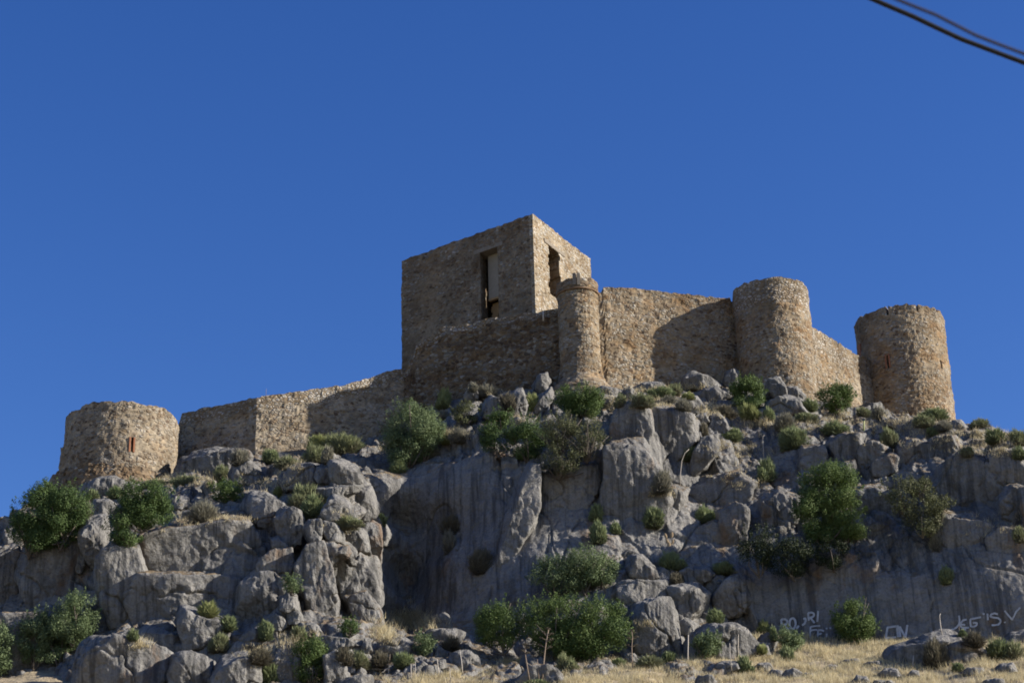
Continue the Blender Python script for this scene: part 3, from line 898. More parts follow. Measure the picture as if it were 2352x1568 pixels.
# left tower: broken, open inside
def lt_top(th):
    a = (th - np.pi / 2 + np.pi) % (2 * np.pi) - np.pi      # 0 = away from the road
    return -3.6 * np.exp(-(a / 0.95) ** 2) - 0.10 * (np.sin(th * 5 + 1) > 0.6) + 0.07 * np.sin(th * 9)
sl = slot(300.0, 306.0, 1006, 1036)
lt, c, R, th, zt = tower('round_tower', 'squat ruined round tower with a red brick arrow slit, lowest and alone at the left', 283, 919, 256, 122.0, 40.5, 0.95,
                     [M['stone_pale'], M['stone_grey']], mask_all(sl), 0.09, lt_top, 21, None, rough=0.075)
# red brick frame
fn = sl(c, R, th); slit_frame(lt, c, R, fn, 0.10, 0.015)
# broad footing
cp_ = at(268, 1080, 122.0); Rp = 156 / ppm(268, 1080, 122)
path, th2 = arc_path(cp_, Rp); innp = np.stack([cp_[0] + (Rp - 0.8) * np.cos(th2), cp_[1] + (Rp - 0.8) * np.sin(th2)], 1)
zpl = zof(268, 1064, 122 - Rp)
V, Q, mi = shell(path, 40.0, zpl + 0.12 * np.sin(th2 * 3), 1.2, 0.18, True, (), 0.16, 5, innp, 0.12, lambda Z: 0.10 * (zpl - Z))
masonry_part('plinth', V, Q, [M['stone']], lt)
# projecting stub of an older wall on its far left
cs = at(168, 1050, 121.2)
path, th3 = arc_path(cs, 0.85)
V, Q, mi = shell(path, 44, zof(150, 1030, 121.2) + 0.1 * np.sin(th3 * 3), 0.8, 0.17, True, (), 0.18, 6, np.stack([cs[0] + 0.05 * np.cos(th3), cs[1] + 0.05 * np.sin(th3)], 1), 0.1)
masonry_part('buttress', V, Q, [M['stone_pale']], lt)

# small corner tower before the keep
st_, c, R, th, zt = tower('round_tower', 'slim round turret with a moulded ring near its top, standing before the keep', 1327, 640, 93, 121.6, 52.0, 0.6,
                     [M['stone_warm']], None, 0.12, None, 31)
cR = c
zm = zof(1327, 661, 121.6 - R)
path, thm = arc_path(c, R + 0.02, step=0.12)
V, Q, mi = shell(path, zm + 0.16, zt + 0.04, 0.5, 0.14, True, (), 0.13, 9, np.stack([c[0] + (R - 0.55) * np.cos(thm), c[1] + (R - 0.55) * np.sin(thm)], 1), 0.06, lambda Z: 0.015 + 0 * Z)
masonry_part('parapet', V, Q, [M['stone']], st_)
# moulding ring
ringP = np.stack([c[0] + (R + 0.05) * np.cos(thm), c[1] + (R + 0.05) * np.sin(thm), np.full(len(thm), zm)], 1)
Vr, Qr, _ = tube(np.concatenate([ringP, ringP[:1]]), 0.075, 8)
masonry_part('moulding', Vr, [Qr], [M['mould']], st_)
zs0 = zof(1327, 846, 121.6 - R); 
path, thp = arc_path(c, R + 0.06)
V, Q, mi = shell(path, 50.5, zs0 + 0.25 * np.sin(thp * 2 + 0.6), 0.7, 0.16, True, (), 0.18, 12, np.stack([c[0] + (R - 0.3) * np.cos(thp), c[1] + (R - 0.3) * np.sin(thp)], 1), 0.12, lambda Z: 0.95 * smooth(0, 1.9, zs0 - Z) + 0.05)
masonry_part('plinth', V, Q, [M['stone_warm']], st_)
for (Xa, Xb) in ((1316, 1323.5), (1325.5, 1333)):
    t0, z0 = th_of(Xa, 655, c, R); t1, _ = th_of(Xb, 655, c, R); tm = (t0 + t1) / 2
    e = np.array([-math.sin(tm), math.cos(tm), 0]); nn = np.array([math.cos(tm), math.sin(tm), 0])
    hz = (zof(1324, 628, 121.6 - R) - z0) / 2
    masonry_part('merlon_slab', *box(np.r_[c[:2], z0 + hz] + nn * (R - 0.02), (abs(t1 - t0) * R / 2, 0.14, hz), [e, nn, [0, 0, 1]]), [M['lintel']], st_)

# broad tower right of the long wall
t2, c, R, th, zt = tower('round_tower', 'broad intact round tower with a pale relaid top, right of the long wall', 1769, 637, 172, 125.7, 50.0, 0.9,
                     [M['stone_warm'], M['stone_new']], None, 0.10, None, 41, zof(1769, 700, 123.7))
# far right tower with firing slits
s1 = slot(2036.5, 2041.5, 815, 843); s2 = slot(2160.5, 2163, 826, 846)
n1 = slot(2034.5, 2038.5, 690, 723); n2 = slot(2105, 2108, 690, 714); n3 = slot(2125, 2131, 776, 782)
yr = 135.0
rt4, c, R, th, zt = tower('round_tower', 'tall round tower with notched rim and orange brick slit, last at the right', 2064, 700, 202, yr, 46.0, 0.9,
                     [M['stone_warm']], mask_all(s1, s2, n1, n2, n3), 0.13, None, 51)
slit_frame(rt4, c, R, s1(c, R, th), 0.085, 0.015)
for k_, (Xa, Xb, Ya, Yb) in enumerate(((1968, 1977, 788, 818),)):
    t0, z1_ = th_of(Xb, Ya, c, R); _, z0_ = th_of(Xb, Yb, c, R)
    e = np.array([-math.sin(t0), math.cos(t0), 0]); nn = np.array([math.cos(t0), math.sin(t0), 0])
    masonry_part('brick_patch', *box(np.r_[c[:2], (z0_ + z1_) / 2] + nn * (R - 0.12) - e * 0.3, (0.22, 0.17, (z1_ - z0_) / 2), [e, nn, [0, 0, 1]]), [M['brick']], rt4)
fl = [(c[0] + (R - 0.5) * math.cos(a), c[1] + (R - 0.5) * math.sin(a), zt - 1.3) for a in np.linspace(0, 2 * np.pi, 32, endpoint=False)]  # unseen disc added to block light through the hollow tower
fl2 = [(x, y, z - 0.25) for x, y, z in fl]
masonry_part('floor', np.array(fl + fl2), [np.arange(32)[None], np.arange(32, 64)[::-1][None], np.stack([np.arange(32), (np.arange(32) + 1) % 32, (np.arange(32) + 1) % 32 + 32, np.arange(32) + 32], -1)], [M['dark']], rt4)

# ---- curtain walls: (X, Y of the top, distance) from left to right
def curtain(label, pts, depth_, mats, thick=1.3, seed=1, topoff=None, jag=0.1, rough=0.09):
    W = np.array([at(*p) for p in pts])
    P = resample(W, 0.17)
    tm = None
    V, Q, mi = shell(P[:, :2], P[:, 2] - depth_, P[:, 2], thick, 0.17, False, (), jag, seed, None, rough)
    if topoff is not None:
        zc = V[Q].mean(1)
        order = np.argsort(P[:, 0])
        zt_ = np.interp(zc[:, 0], P[order, 0], P[order, 2])
        mi = (zc[:, 2] > zt_ - topoff + 0.25 * noise3(zc * 0.7) + 0.12 * noise3(zc * 2.5)).astype(int)
    loc = np.array([V[:, 0].mean(), V[:, 1].mean(), V[:, 2].min()])
    o = link('curtain_wall', mesh_np('curtain_wall', V - loc, [Q], mats, False, None, mi), None, loc)
    return tag(o, label, 'castle wall', GROUP_W)

curtain('low stone wall climbing from beside the squat tower to the foot of the keep',
        [(411, 976, 124.4), (414, 962, 124.3), (419, 948, 124.2), (590, 912, 121.4), (700, 897, 122.3), (780, 885, 123.1), (850, 868, 124.0), (895, 852, 124.6), (942, 845, 125.2)],
        7.5, [M['stone_pale'], M['stone_new']], 1.2, 61, 0.85, 0.06, 0.10)
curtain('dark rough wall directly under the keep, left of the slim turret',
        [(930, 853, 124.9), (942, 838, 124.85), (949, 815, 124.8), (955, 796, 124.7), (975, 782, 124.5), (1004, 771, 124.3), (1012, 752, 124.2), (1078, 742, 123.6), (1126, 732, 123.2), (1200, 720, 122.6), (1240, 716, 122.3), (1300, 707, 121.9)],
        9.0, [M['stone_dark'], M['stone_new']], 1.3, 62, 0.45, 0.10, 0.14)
curtain('long high wall between the slim turret and the broad tower',
        [(1360, 676, 122.9), (1382, 671, 123.0), (1386, 657, 123.0), (1500, 666, 124.2), (1600, 677, 125.2), (1676, 685, 126.0), (1680, 693, 126.05), (1720, 693, 126.4)],
        10.5, [M['stone_warm']], 1.4, 63, None, 0.09)
curtain('short sunlit wall falling from the broad tower towards the last tower',
        [(1840, 742, 126.9), (1860, 748, 127.3), (1905, 774, 129.2), (1956, 807, 131.4)], 8.0, [M['stone_warm'], M['stone_new']], 1.0, 64, 1.6)
curtain('narrow shaded wall tucked against the left side of the last tower',
        [(1950, 804.5, 131.5), (1957, 808, 131.6), (1975, 817, 132.4), (2000, 826, 133.4)], 11.0, [M['stone_pale'], M['stone_grey']], 0.9, 65, 1.5)
curtain('red brown ruined wall end low at the left edge, beyond the dark bush',
        [(-90, 1188, 117.5), (-30, 1189, 117.8), (22, 1187, 118.2), (27, 1194, 118.3)], 3.5, [M['stone']], 0.8, 66)
# post leaning on the wall under the keep
p0 = at(1248, 737, 121.7); p1 = at(1247.5, 714, 121.7)
V, q, cps = tube([p0, (p0 + p1) / 2, p1], [0.055, 0.05, 0.05], 6)
loc = V.min(0)
tag(link('wooden_post', mesh_np('wooden_post', V - loc, [q] + cps, M['stalk']), None, loc), 'short pale post standing against the dark wall below the keep', 'post')
# fence on the far ground is not seen; two cables cross the sky near the camera
def cable(name, pts, dist, r_, mat, label):
    P = np.array([CAM + ray(X, Y) * dist for X, Y in pts])
    d0 = P[0] - P[1]; d1 = P[-1] - P[-2]
    pre = [P[0] + d0 * k  for k in (8, 4, 2, 1)]
    post = [P[-1] + d1 * k  for k in (1, 2, 4, 8)]
    P = np.array(pre + list(P) + post)
    V, q, cps = tube(P, r_, 10)
    loc = V.mean(0)
    tag(link(name, mesh_np(name, V - loc, [q] + cps, mat), None, loc), label, 'cable', 'overhead cables')
cable('overhead_cable', [(2003, -2), (2050, 18.5), (2098.5, 39), (2150, 63.5), (2207, 90), (2280, 117.5), (2352, 144.4)], 12.0, 0.0155, M['cable'], 'thicker black cable crossing the top right corner, the lower of two')
cable('overhead_cable', [(2057.7, -2), (2100, 15.5), (2147.7, 34), (2195, 58), (2241, 81.6), (2296, 103), (2352, 124)], 7.5, 0.0065, M['cable_brown'], 'thinner brownish cable just above the black one')
# ------------------------------------------------------------------ rock masses that belong to the cliff (joined into it)
MASS = [  # outline, thickness, distance offset
 # left crag
 ([(338, 1238), (385, 1214), (450, 1203), (520, 1190), (565, 1198), (600, 1250), (636, 1305), (560, 1328), (430, 1330), (350, 1312)], 0.55, 0.2),
 ([(330, 1318), (420, 1322), (540, 1322), (545, 1385), (490, 1412), (420, 1440), (330, 1452), (303, 1390)], 0.5, 0.3),
 ([(50, 1335), (75, 1265), (130, 1242), (200, 1246), (228, 1300), (235, 1380), (160, 1400), (80, 1400)], 0.45, 0.3),
 ([(222, 1292), (250, 1258), (312, 1262), (330, 1310), (345, 1400), (310, 1450), (245, 1425), (225, 1345)], 0.5, 0.2),
 ([(-30, 1290), (0, 1270), (40, 1252), (52, 1300), (48, 1400), (-30, 1420)], 0.6, 0.2),
 ([(20, 1415), (120, 1400), (230, 1400), (235, 1490), (180, 1540), (30, 1540)], 0.4, 0.4),
 ([(678, 1305), (705, 1262), (742, 1256), (757, 1300), (772, 1370), (772, 1412), (730, 1428), (703, 1390), (682, 1345)], 0.7, 0.1),
 ([(746, 1264), (785, 1250), (822, 1262), (852, 1282), (866, 1320), (876, 1382), (860, 1394), (800, 1376), (762, 1330)], 0.8, -0.2),
 ([(796, 1375), (840, 1362), (864, 1390), (873, 1422), (862, 1442), (845, 1462), (826, 1444), (808, 1412)], 0.8, -0.4),
 ([(773, 1320), (790, 1300), (815, 1312), (830, 1350), (826, 1396), (800, 1398), (780, 1370)], 0.7, -0.5),
 ([(0, 1270), (40, 1252), (50, 1300), (45, 1380), (20, 1405), (-30, 1400), (-30, 1290)], 0.7, 0.2),
 ([(590, 1300), (625, 1268), (668, 1262), (672, 1320), (650, 1368), (610, 1375)], 0.7, 0.4),
 ([(400, 1380), (440, 1370), (480, 1385), (475, 1420), (420, 1420)], 0.7, 0.3),
 # middle: leaning pale slabs under the shrubs
 ([(1172, 1180), (1210, 1078), (1236, 1086), (1232, 1200), (1165, 1330), (1122, 1402), (1092, 1394), (1120, 1290)], 0.3, 1.15),
 ([(1242, 1092), (1300, 1080), (1368, 1072), (1372, 1130), (1325, 1200), (1262, 1252), (1240, 1230)], 0.3, 0.95),
 # pillar
 ([(1404, 1012), (1409, 962), (1425, 934), (1452, 926), (1482, 940), (1493, 975), (1487, 1018), (1460, 1032), (1420, 1034)], 0.8, -0.2),
 ([(1486, 965), (1502, 937), (1560, 945), (1590, 965), (1598, 1005), (1572, 1046), (1540, 1082), (1500, 1064), (1487, 1012)], 0.7, 0.1),
 ([(1394, 1040), (1430, 1026), (1485, 1040), (1520, 1100), (1540, 1150), (1500, 1240), (1400, 1262), (1385, 1150)], 0.5, 0.3),
 ([(1480, 1130), (1530, 1118), (1570, 1130), (1560, 1180), (1500, 1200), (1480, 1170)], 0.6, 0.2),
 # right of the pillar
 ([(1540, 1150), (1620, 1100), (1690, 1085), (1730, 1110), (1720, 1160), (1650, 1190), (1560, 1200)], 0.6, 0.3),
 ([(1600, 1215), (1640, 1196), (1665, 1202), (1668, 1240), (1630, 1255), (1600, 1245)], 0.7, 0.1),
 ([(1655, 1180), (1690, 1160), (1720, 1180), (1715, 1250), (1690, 1290), (1655, 1280)], 0.6, 0.2),
 ([(1750, 1150), (1790, 1130), (1830, 1145), (1830, 1230), (1770, 1250), (1748, 1210)], 0.6, 0.3),
 # right cliff
 ([(1829, 1070), (1845, 1030), (1888, 1026), (1895, 1060), (1880, 1098), (1835, 1100)], 0.8, 0.1),
 ([(1905, 1020), (1940, 995), (1978, 998), (1980, 1030), (1960, 1068), (1915, 1070)], 0.8, 0.1),
 ([(1950, 1070), (1968, 1030), (2005, 1016), (2035, 1030), (2030, 1060), (1990, 1092), (1955, 1095)], 0.8, 0.0),
 ([(1998, 1080), (2010, 1055), (2040, 1044), (2064, 1052), (2062, 1085), (2030, 1098), (2002, 1095)], 0.8, -0.2),
 ([(2062, 1030), (2085, 1010), (2122, 1018), (2124, 1060), (2100, 1090), (2068, 1080)], 0.8, 0.1),
 ([(2119, 1030), (2145, 1005), (2185, 1002), (2202, 1025), (2195, 1055), (2160, 1068), (2125, 1062)], 0.7, 0.0),
 ([(2152, 1120), (2170, 1070), (2215, 1047), (2255, 1060), (2270, 1110), (2276, 1160), (2262, 1194), (2205, 1190), (2160, 1165)], 0.55, 0.1),
 ([(2268, 1060), (2290, 1032), (2330, 1034), (2352, 1060), (2365, 1120), (2350, 1180), (2300, 1180), (2276, 1140)], 0.6, 0.0),
 ([(2301, 1150), (2325, 1121), (2370, 1125), (2380, 1200), (2340, 1215), (2305, 1195)], 0.7, -0.3),
 ([(2146, 1210), (2170, 1186), (2250, 1192), (2282, 1215), (2275, 1262), (2215, 1282), (2165, 1266)], 0.5, 0.0),
 ([(2270, 1240), (2300, 1215), (2370, 1222), (2380, 1290), (2300, 1300), (2275, 1280)], 0.5, 0.1),
 ([(1985, 1220), (2000, 1204), (2035, 1203), (2046, 1222), (2043, 1240), (1990, 1240)], 0.6, 0.1),
 ([(1880, 1180), (1940, 1130), (2010, 1120), (2060, 1150), (2050, 1200), (1950, 1215)], 0.5, 0.6),
 ([(2350, 1150), (2420, 1110), (2480, 1180), (2440, 1280), (2360, 1260)], 0.6, 0.3),
]
def grow(O, k):
    O = np.array(O, float); return O.mean(0) + (O - O.mean(0)) * k
for i, (O, th_, dy_) in enumerate(MASS):
    O = grow(O, 1.13)
    V, f_, c = rock_mesh(O, 400 + i, th_, dy_, 30, None, 0.66, (0.05, 0.38))
    CLIFF_PARTS.append((V, [f_])); SURF_PARTS.append((V, [f_]))
V, fs = join_parts(CLIFF_PARTS)
o = link('rock_cliff', mesh_np('rock_cliff', V, fs, M['cliff']))
tag(o, kind='structure')
SURF = bvh_of(SURF_PARTS)

# ------------------------------------------------------------------ loose boulders, each a thing
BG = 'boulders on the castle hill'
BOULDERS = [  # outline, thickness, offset, label, material
 ([(190, 1150), (205, 1108), (235, 1094), (267, 1098), (306, 1117), (300, 1140), (240, 1156)], .9, 0, 'two-humped grey boulder directly under the footing of the squat tower', 'rock'),
 ([(408, 1092), (425, 1060), (470, 1040), (525, 1027), (560, 1032), (578, 1047), (570, 1072), (520, 1092), (450, 1098)], .8, 0, 'long striped dome of rock at the foot of the low wall', 'rock'),
 ([(532, 1096), (545, 1065), (568, 1055), (592, 1070), (607, 1098), (595, 1116), (560, 1122), (540, 1115)], .9, -.2, 'pointed upright boulder just below the striped rock dome', 'rock'),
 ([(641, 1110), (650, 1085), (680, 1066), (720, 1064), (745, 1075), (750, 1120), (700, 1131), (655, 1128)], .9, 0, 'wide rounded boulder left of the head-shaped one on the crag top', 'rock'),
 ([(752, 1068), (765, 1052), (777, 1058), (806, 1060), (825, 1080), (834, 1105), (815, 1117), (765, 1112), (754, 1095)], .95, -.3, 'head-shaped boulder crowning the left crag', 'rock'),
 ([(720, 1095), (728, 1075), (750, 1070), (764, 1090), (762, 1110), (735, 1112)], .9, -.4, 'small cracked boulder wedged beside the head-shaped one', 'rock'),
 ([(716, 1128), (740, 1110), (800, 1112), (828, 1108), (822, 1128), (790, 1146), (735, 1142)], .8, -.1, 'flat boulder carrying the head-shaped boulder', 'rock'),
 ([(738, 1186), (750, 1155), (765, 1140), (787, 1150), (812, 1175), (820, 1195), (790, 1201), (745, 1198)], .9, -.3, 'pale wedge boulder below the flat one on the crag', 'rock'),
 ([(802, 1140), (825, 1122), (847, 1125), (861, 1155), (868, 1180), (850, 1196), (830, 1191), (812, 1165)], .9, -.2, 'tilted boulder on the right shoulder of the left crag', 'rock'),
 ([(564, 1160), (580, 1140), (612, 1137), (642, 1150), (664, 1175), (656, 1216), (640, 1238), (605, 1221), (570, 1186)], .85, -.1, 'big smooth pale boulder in the middle of the left crag', 'rock'),
 ([(634, 1190), (660, 1165), (690, 1170), (700, 1200), (690, 1255), (655, 1262), (640, 1235)], .8, .3, 'shaded boulder right of the big smooth one', 'rock'),
 ([(701, 1215), (712, 1192), (738, 1194), (742, 1225), (735, 1254), (712, 1250)], .9, -.1, 'dark notched boulder under the pale wedge', 'rock'),
 ([(738, 1218), (745, 1198), (770, 1200), (785, 1222), (786, 1246), (750, 1252)], .9, -.2, 'squarish cracked boulder above the tall rock face', 'rock'),
 ([(784, 1225), (805, 1211), (826, 1215), (846, 1245), (852, 1270), (835, 1274), (800, 1252)], .9, -.3, 'pale triangular boulder capping the tall rock face', 'rock'),
 ([(828, 1215), (850, 1201), (871, 1207), (879, 1235), (876, 1285), (862, 1303), (850, 1270), (838, 1245)], .9, -.5, 'rust stained boulder overhanging the dark cliff face', 'rusty'),
 ([(622, 1240), (640, 1235), (662, 1252), (664, 1272), (640, 1274), (626, 1260)], .9, -.2, 'small sunlit stone in the cleft of the left crag', 'rock'),
 ([(536, 1400), (550, 1345), (590, 1314), (628, 1310), (642, 1345), (640, 1400), (610, 1432), (560, 1437)], .7, 0, 'upright slab with one bright edge low on the left crag', 'rock'),
 ([(642, 1400), (645, 1372), (660, 1358), (680, 1372), (685, 1402), (660, 1406)], .9, -.4, 'small pointed boulder stacked at the foot of the left crag', 'rock'),
 ([(654, 1425), (662, 1402), (690, 1405), (699, 1425), (690, 1434), (660, 1434)], .9, -.3, 'stone under the small pointed boulder', 'rock'),
 ([(624, 1440), (632, 1407), (650, 1415), (665, 1438), (650, 1448), (630, 1448)], .9, -.3, 'dark stone left of the pair of stacked stones', 'rock'),
 ([(697, 1450), (704, 1433), (725, 1433), (741, 1450), (737, 1464), (710, 1464)], .9, -.3, 'egg-shaped pale boulder right of the stacked stones', 'rock'),
 ([(736, 1475), (745, 1450), (770, 1448), (800, 1465), (840, 1468), (845, 1480), (790, 1492), (750, 1496)], .9, -.2, 'low ridge-shaped boulder before the tall grass', 'rock'),
 ([(742, 1506), (770, 1497), (786, 1520), (802, 1560), (796, 1590), (745, 1590)], .8, -.4, 'steep boulder right of the lowest left-hand shrub with pale canes', 'rock'),
 ([(826, 1490), (838, 1466), (852, 1476), (856, 1494), (840, 1502)], .9, -.3, 'little upright stone under the tall grass', 'rock'),
 ([(863, 1492), (880, 1468), (915, 1463), (942, 1475), (955, 1500), (935, 1514), (880, 1511)], .9, -.2, 'broad low boulder with a dark cleft below the tall grass', 'rock'),
 ([(1001, 1440), (1005, 1415), (1018, 1407), (1034, 1420), (1038, 1452), (1015, 1458)], .9, -.4, 'tall thumb-shaped boulder at the foot of the dark face', 'rock'),
 ([(975, 1470), (990, 1445), (1030, 1445), (1060, 1460), (1055, 1490), (1000, 1500)], .8, .2, 'low shaded boulder under the thumb-shaped one', 'rock'),
 ([(1027, 1530), (1045, 1502), (1075, 1496), (1102, 1515), (1102, 1536), (1050, 1540)], .8, -.2, 'rounded shaded boulder left of the big double shrub, by the straw slope', 'rock'),
 ([(992, 1530), (1000, 1516), (1022, 1514), (1026, 1532), (1008, 1537)], .9, -.2, 'small pale boulder at the upper edge of the straw slope', 'rock'),
 ([(956, 1530), (972, 1517), (986, 1530), (984, 1540), (962, 1540)], .9, -.3, 'small triangular stone at the edge of the straw slope', 'rock'),
 ([(846, 1530), (860, 1520), (880, 1528), (880, 1539), (850, 1540)], .9, -.3, 'small round stone low beside the brown shrubs', 'rock'),
 ([(797, 1535), (805, 1526), (816, 1532), (816, 1546), (800, 1547)], .9, -.3, 'small dark stone, left of a pair at the bottom', 'rock'),
 ([(816, 1545), (828, 1531), (840, 1540), (840, 1551), (822, 1553)], .9, -.3, 'small dark stone, right of a pair at the bottom', 'rock'),
 ([(775, 1570), (800, 1555), (850, 1550), (858, 1570), (840, 1590), (780, 1590)], .8, -.3, 'pale flat boulder cut by the bottom edge left of the straw slope', 'rock'),
 ([(183, 1225), (200, 1200), (236, 1195), (245, 1240), (236, 1278), (215, 1306), (195, 1282), (184, 1250)], .9, -.3, 'tall boulder with a jagged lit edge between the two upper left bushes', 'rock'),
 ([(174, 1300), (180, 1276), (192, 1272), (196, 1300), (188, 1320), (176, 1318)], .9, -.3, 'small stone tucked beneath the tall boulder with a jagged lit edge', 'rock'),
 ([(410, 1420), (425, 1398), (455, 1405), (487, 1412), (522, 1432), (527, 1456), (500, 1482), (430, 1495), (413, 1460)], .85, -.2, 'broad cracked boulder under the left crag, between two green tufts', 'rock'),
 ([(180, 1530), (200, 1490), (245, 1463), (300, 1465), (347, 1478), (392, 1505), (398, 1550), (350, 1600), (180, 1600)], .8, -.3, 'huge smooth dome of rock at the bottom left', 'rock'),
 ([(316, 1465), (335, 1445), (380, 1446), (412, 1465), (414, 1490), (370, 1498), (330, 1485)], .85, .1, 'rounded boulder rising behind the huge smooth dome', 'rock'),
 ([(386, 1540), (400, 1505), (440, 1497), (482, 1512), (488, 1560), (470, 1600), (390, 1600)], .85, -.3, 'ribbed boulder at the bottom, right of the huge dome', 'rock'),
 ([(526, 1496), (550, 1460), (586, 1441), (607, 1445), (614, 1472), (575, 1502)], .85, -.2, 'bright wedge boulder leaning right at the foot of the left crag', 'rock'),
 ([(480, 1560), (510, 1520), (560, 1507), (595, 1520), (600, 1570), (560, 1600), (485, 1600)], .85, -.2, 'low boulder at the bottom below the bright wedge', 'rock'),
 ([(618, 1530), (640, 1480), (680, 1470), (700, 1500), (690, 1580), (640, 1600), (612, 1580)], .8, .2, 'grey boulder half hidden behind the lowest left-hand shrub', 'rock'),
 ([(400, 1160), (412, 1142), (430, 1145), (432, 1165), (415, 1176), (402, 1172)], .9, -.2, 'pale round stone right of the second bush on the upper left', 'rock'),
 ([(210, 1180), (220, 1150), (250, 1147), (265, 1160), (255, 1190), (220, 1195)], .9, -.1, 'stepped stone between the dark bush and the second bush', 'rock'),
 ([(420, 1175), (450, 1170), (460, 1185), (445, 1196), (420, 1192)], .9, 0, 'flat stone above the large cracked face of the left crag', 'rock'),
 ([(466, 1120), (478, 1100), (495, 1105), (498, 1135), (478, 1145)], .9, 0, 'dark stone beside the small green bush below the wall', 'rock'),
 # centre
 ([(1575, 1100), (1585, 1050), (1610, 1010), (1632, 1001), (1652, 1030), (1647, 1056), (1620, 1077), (1592, 1112)], .85, -.2, 'tall leaning boulder right of the pillar, behind a bent pale cane', 'rock'),
 ([(1627, 990), (1632, 958), (1650, 951), (1667, 968), (1673, 990), (1655, 1010), (1635, 1005)], .9, -.3, 'upright tooth of rock right of the pillar top', 'rock'),
 ([(1590, 972), (1600, 955), (1622, 951), (1630, 968), (1615, 980), (1596, 980)], .9, -.1, 'low pale stone left of the upright tooth', 'rock'),
 ([(1430, 908), (1440, 890), (1448, 887), (1463, 905), (1458, 915), (1436, 916)], .9, -.2, 'small white peak of stone near the foot of the turret', 'rock'),
 ([(1366, 900), (1385, 887), (1415, 892), (1424, 912), (1400, 920), (1370, 915)], .8, -.1, 'flat grey rock right of the green bush under the turret', 'rock'),
 ([(1366, 930), (1380, 912), (1415, 912), (1430, 935), (1400, 945), (1370, 940)], .8, .1, 'flat grey rock below another beside the bush under the turret', 'rock'),
 ([(1450, 892), (1475, 880), (1520, 880), (1530, 893), (1490, 901)], .7, 0, 'low slab along the base of the long wall', 'rock'),
 ([(1605, 910), (1620, 893), (1650, 892), (1680, 908), (1665, 922), (1620, 922)], .8, 0, 'ringed low boulder below the shaded part of the long wall', 'rock'),
 ([(1553, 930), (1570, 910), (1600, 912), (1618, 935), (1600, 949), (1565, 945)], .8, -.1, 'sloping sunlit rock between dry shrubs above the pillar', 'rock'),
 ([(1558, 892), (1575, 865), (1600, 858), (1630, 866), (1650, 885), (1640, 897), (1570, 898)], .7, .5, 'large shaded boulder the long wall is built on', 'rock'),
 ([(1660, 885), (1668, 855), (1685, 848), (1696, 860), (1694, 890), (1670, 894)], .8, .4, 'shaded upright rock in the corner of the wall and the broad tower', 'rock'),
 ([(1640, 935), (1660, 922), (1700, 925), (1720, 945), (1690, 955), (1650, 950)], .7, .2, 'flat rock left of the round yellow shrub', 'rock'),
 ([(1062, 920), (1072, 892), (1088, 888), (1100, 905), (1100, 926), (1080, 932)], .9, -.2, 'white cleft stone, left of the pair below the dark wall', 'rock'),
 ([(1103, 915), (1110, 898), (1124, 900), (1126, 918), (1112, 924)], .9, -.1, 'small white stone between two larger white rocks', 'rock'),
 ([(1107, 962), (1115, 925), (1130, 909), (1152, 918), (1174, 950), (1172, 970), (1130, 970)], .9, -.2, 'bright triangular rock, right of the pair below the dark wall', 'rock'),
 ([(1216, 945), (1240, 912), (1262, 895), (1270, 920), (1255, 952), (1228, 958)], .8, 0, 'grey slab leaning against the left of the bush under the turret', 'rock'),
 ([(1226, 885), (1238, 862), (1255, 858), (1264, 880), (1258, 906), (1236, 906)], .8, .5, 'blue grey rock built into the foot of the dark wall by the turret', 'rock'),
 ([(1172, 945), (1180, 905), (1200, 898), (1214, 930), (1205, 960), (1180, 962)], .8, .2, 'shaded rock left of the leaning slab under the dark wall', 'rock'),
 ([(1043, 975), (1050, 958), (1060, 948), (1066, 965), (1056, 985), (1046, 990)], .9, -.2, 'narrow grey stone right of the big olive green shrub', 'rock'),
 ([(765, 990), (775, 962), (795, 957), (805, 975), (800, 998), (775, 1002)], .6, .9, 'smooth oval boulder built into the low wall', 'rock'),
 # tumble above the straw slope
 ([(1439, 1322), (1442, 1300), (1455, 1275), (1472, 1272), (1486, 1285), (1501, 1300), (1514, 1325), (1500, 1334), (1465, 1339), (1445, 1333)], .95, -.4, 'pear-shaped boulder with a sunlit tip, topmost of the tumble', 'rock'),
 ([(1395, 1378), (1425, 1343), (1445, 1336), (1520, 1332), (1534, 1346), (1531, 1371), (1490, 1386), (1440, 1399), (1413, 1399)], .9, -.3, 'broad boulder under the pear-shaped one', 'rock'),
 ([(1560, 1311), (1580, 1300), (1625, 1305), (1644, 1318), (1635, 1331), (1600, 1349), (1575, 1336)], .95, -.5, 'lens-shaped boulder with a bright top, perched on the tumble', 'rock'),
 ([(1565, 1305), (1580, 1292), (1610, 1293), (1630, 1303), (1610, 1312)], .9, .4, 'flat stone behind the lens-shaped boulder', 'rock'),
 ([(1531, 1348), (1565, 1344), (1600, 1350), (1620, 1366), (1612, 1400), (1582, 1428), (1556, 1411), (1540, 1381)], .9, -.3, 'faceted boulder in the middle of the tumble', 'rock'),
 ([(1611, 1352), (1630, 1325), (1655, 1316), (1676, 1330), (1672, 1358), (1640, 1372), (1618, 1366)], .9, -.1, 'sloping boulder left of the largest block of the tumble', 'rock'),
 ([(1638, 1376), (1665, 1330), (1690, 1319), (1716, 1335), (1723, 1370), (1716, 1406), (1690, 1416), (1670, 1430), (1650, 1411)], .9, -.4, 'largest smooth block, right side of the tumble', 'rock'),
 ([(1450, 1425), (1475, 1385), (1522, 1372), (1547, 1400), (1554, 1432), (1562, 1502), (1500, 1512), (1455, 1506)], .85, 0, 'tall lower boulder of the tumble, right of the big double shrub', 'rock'),
 ([(1552, 1432), (1575, 1420), (1600, 1438), (1595, 1462), (1565, 1460)], .9, -.1, 'small boulder wedged under the faceted one', 'rock'),
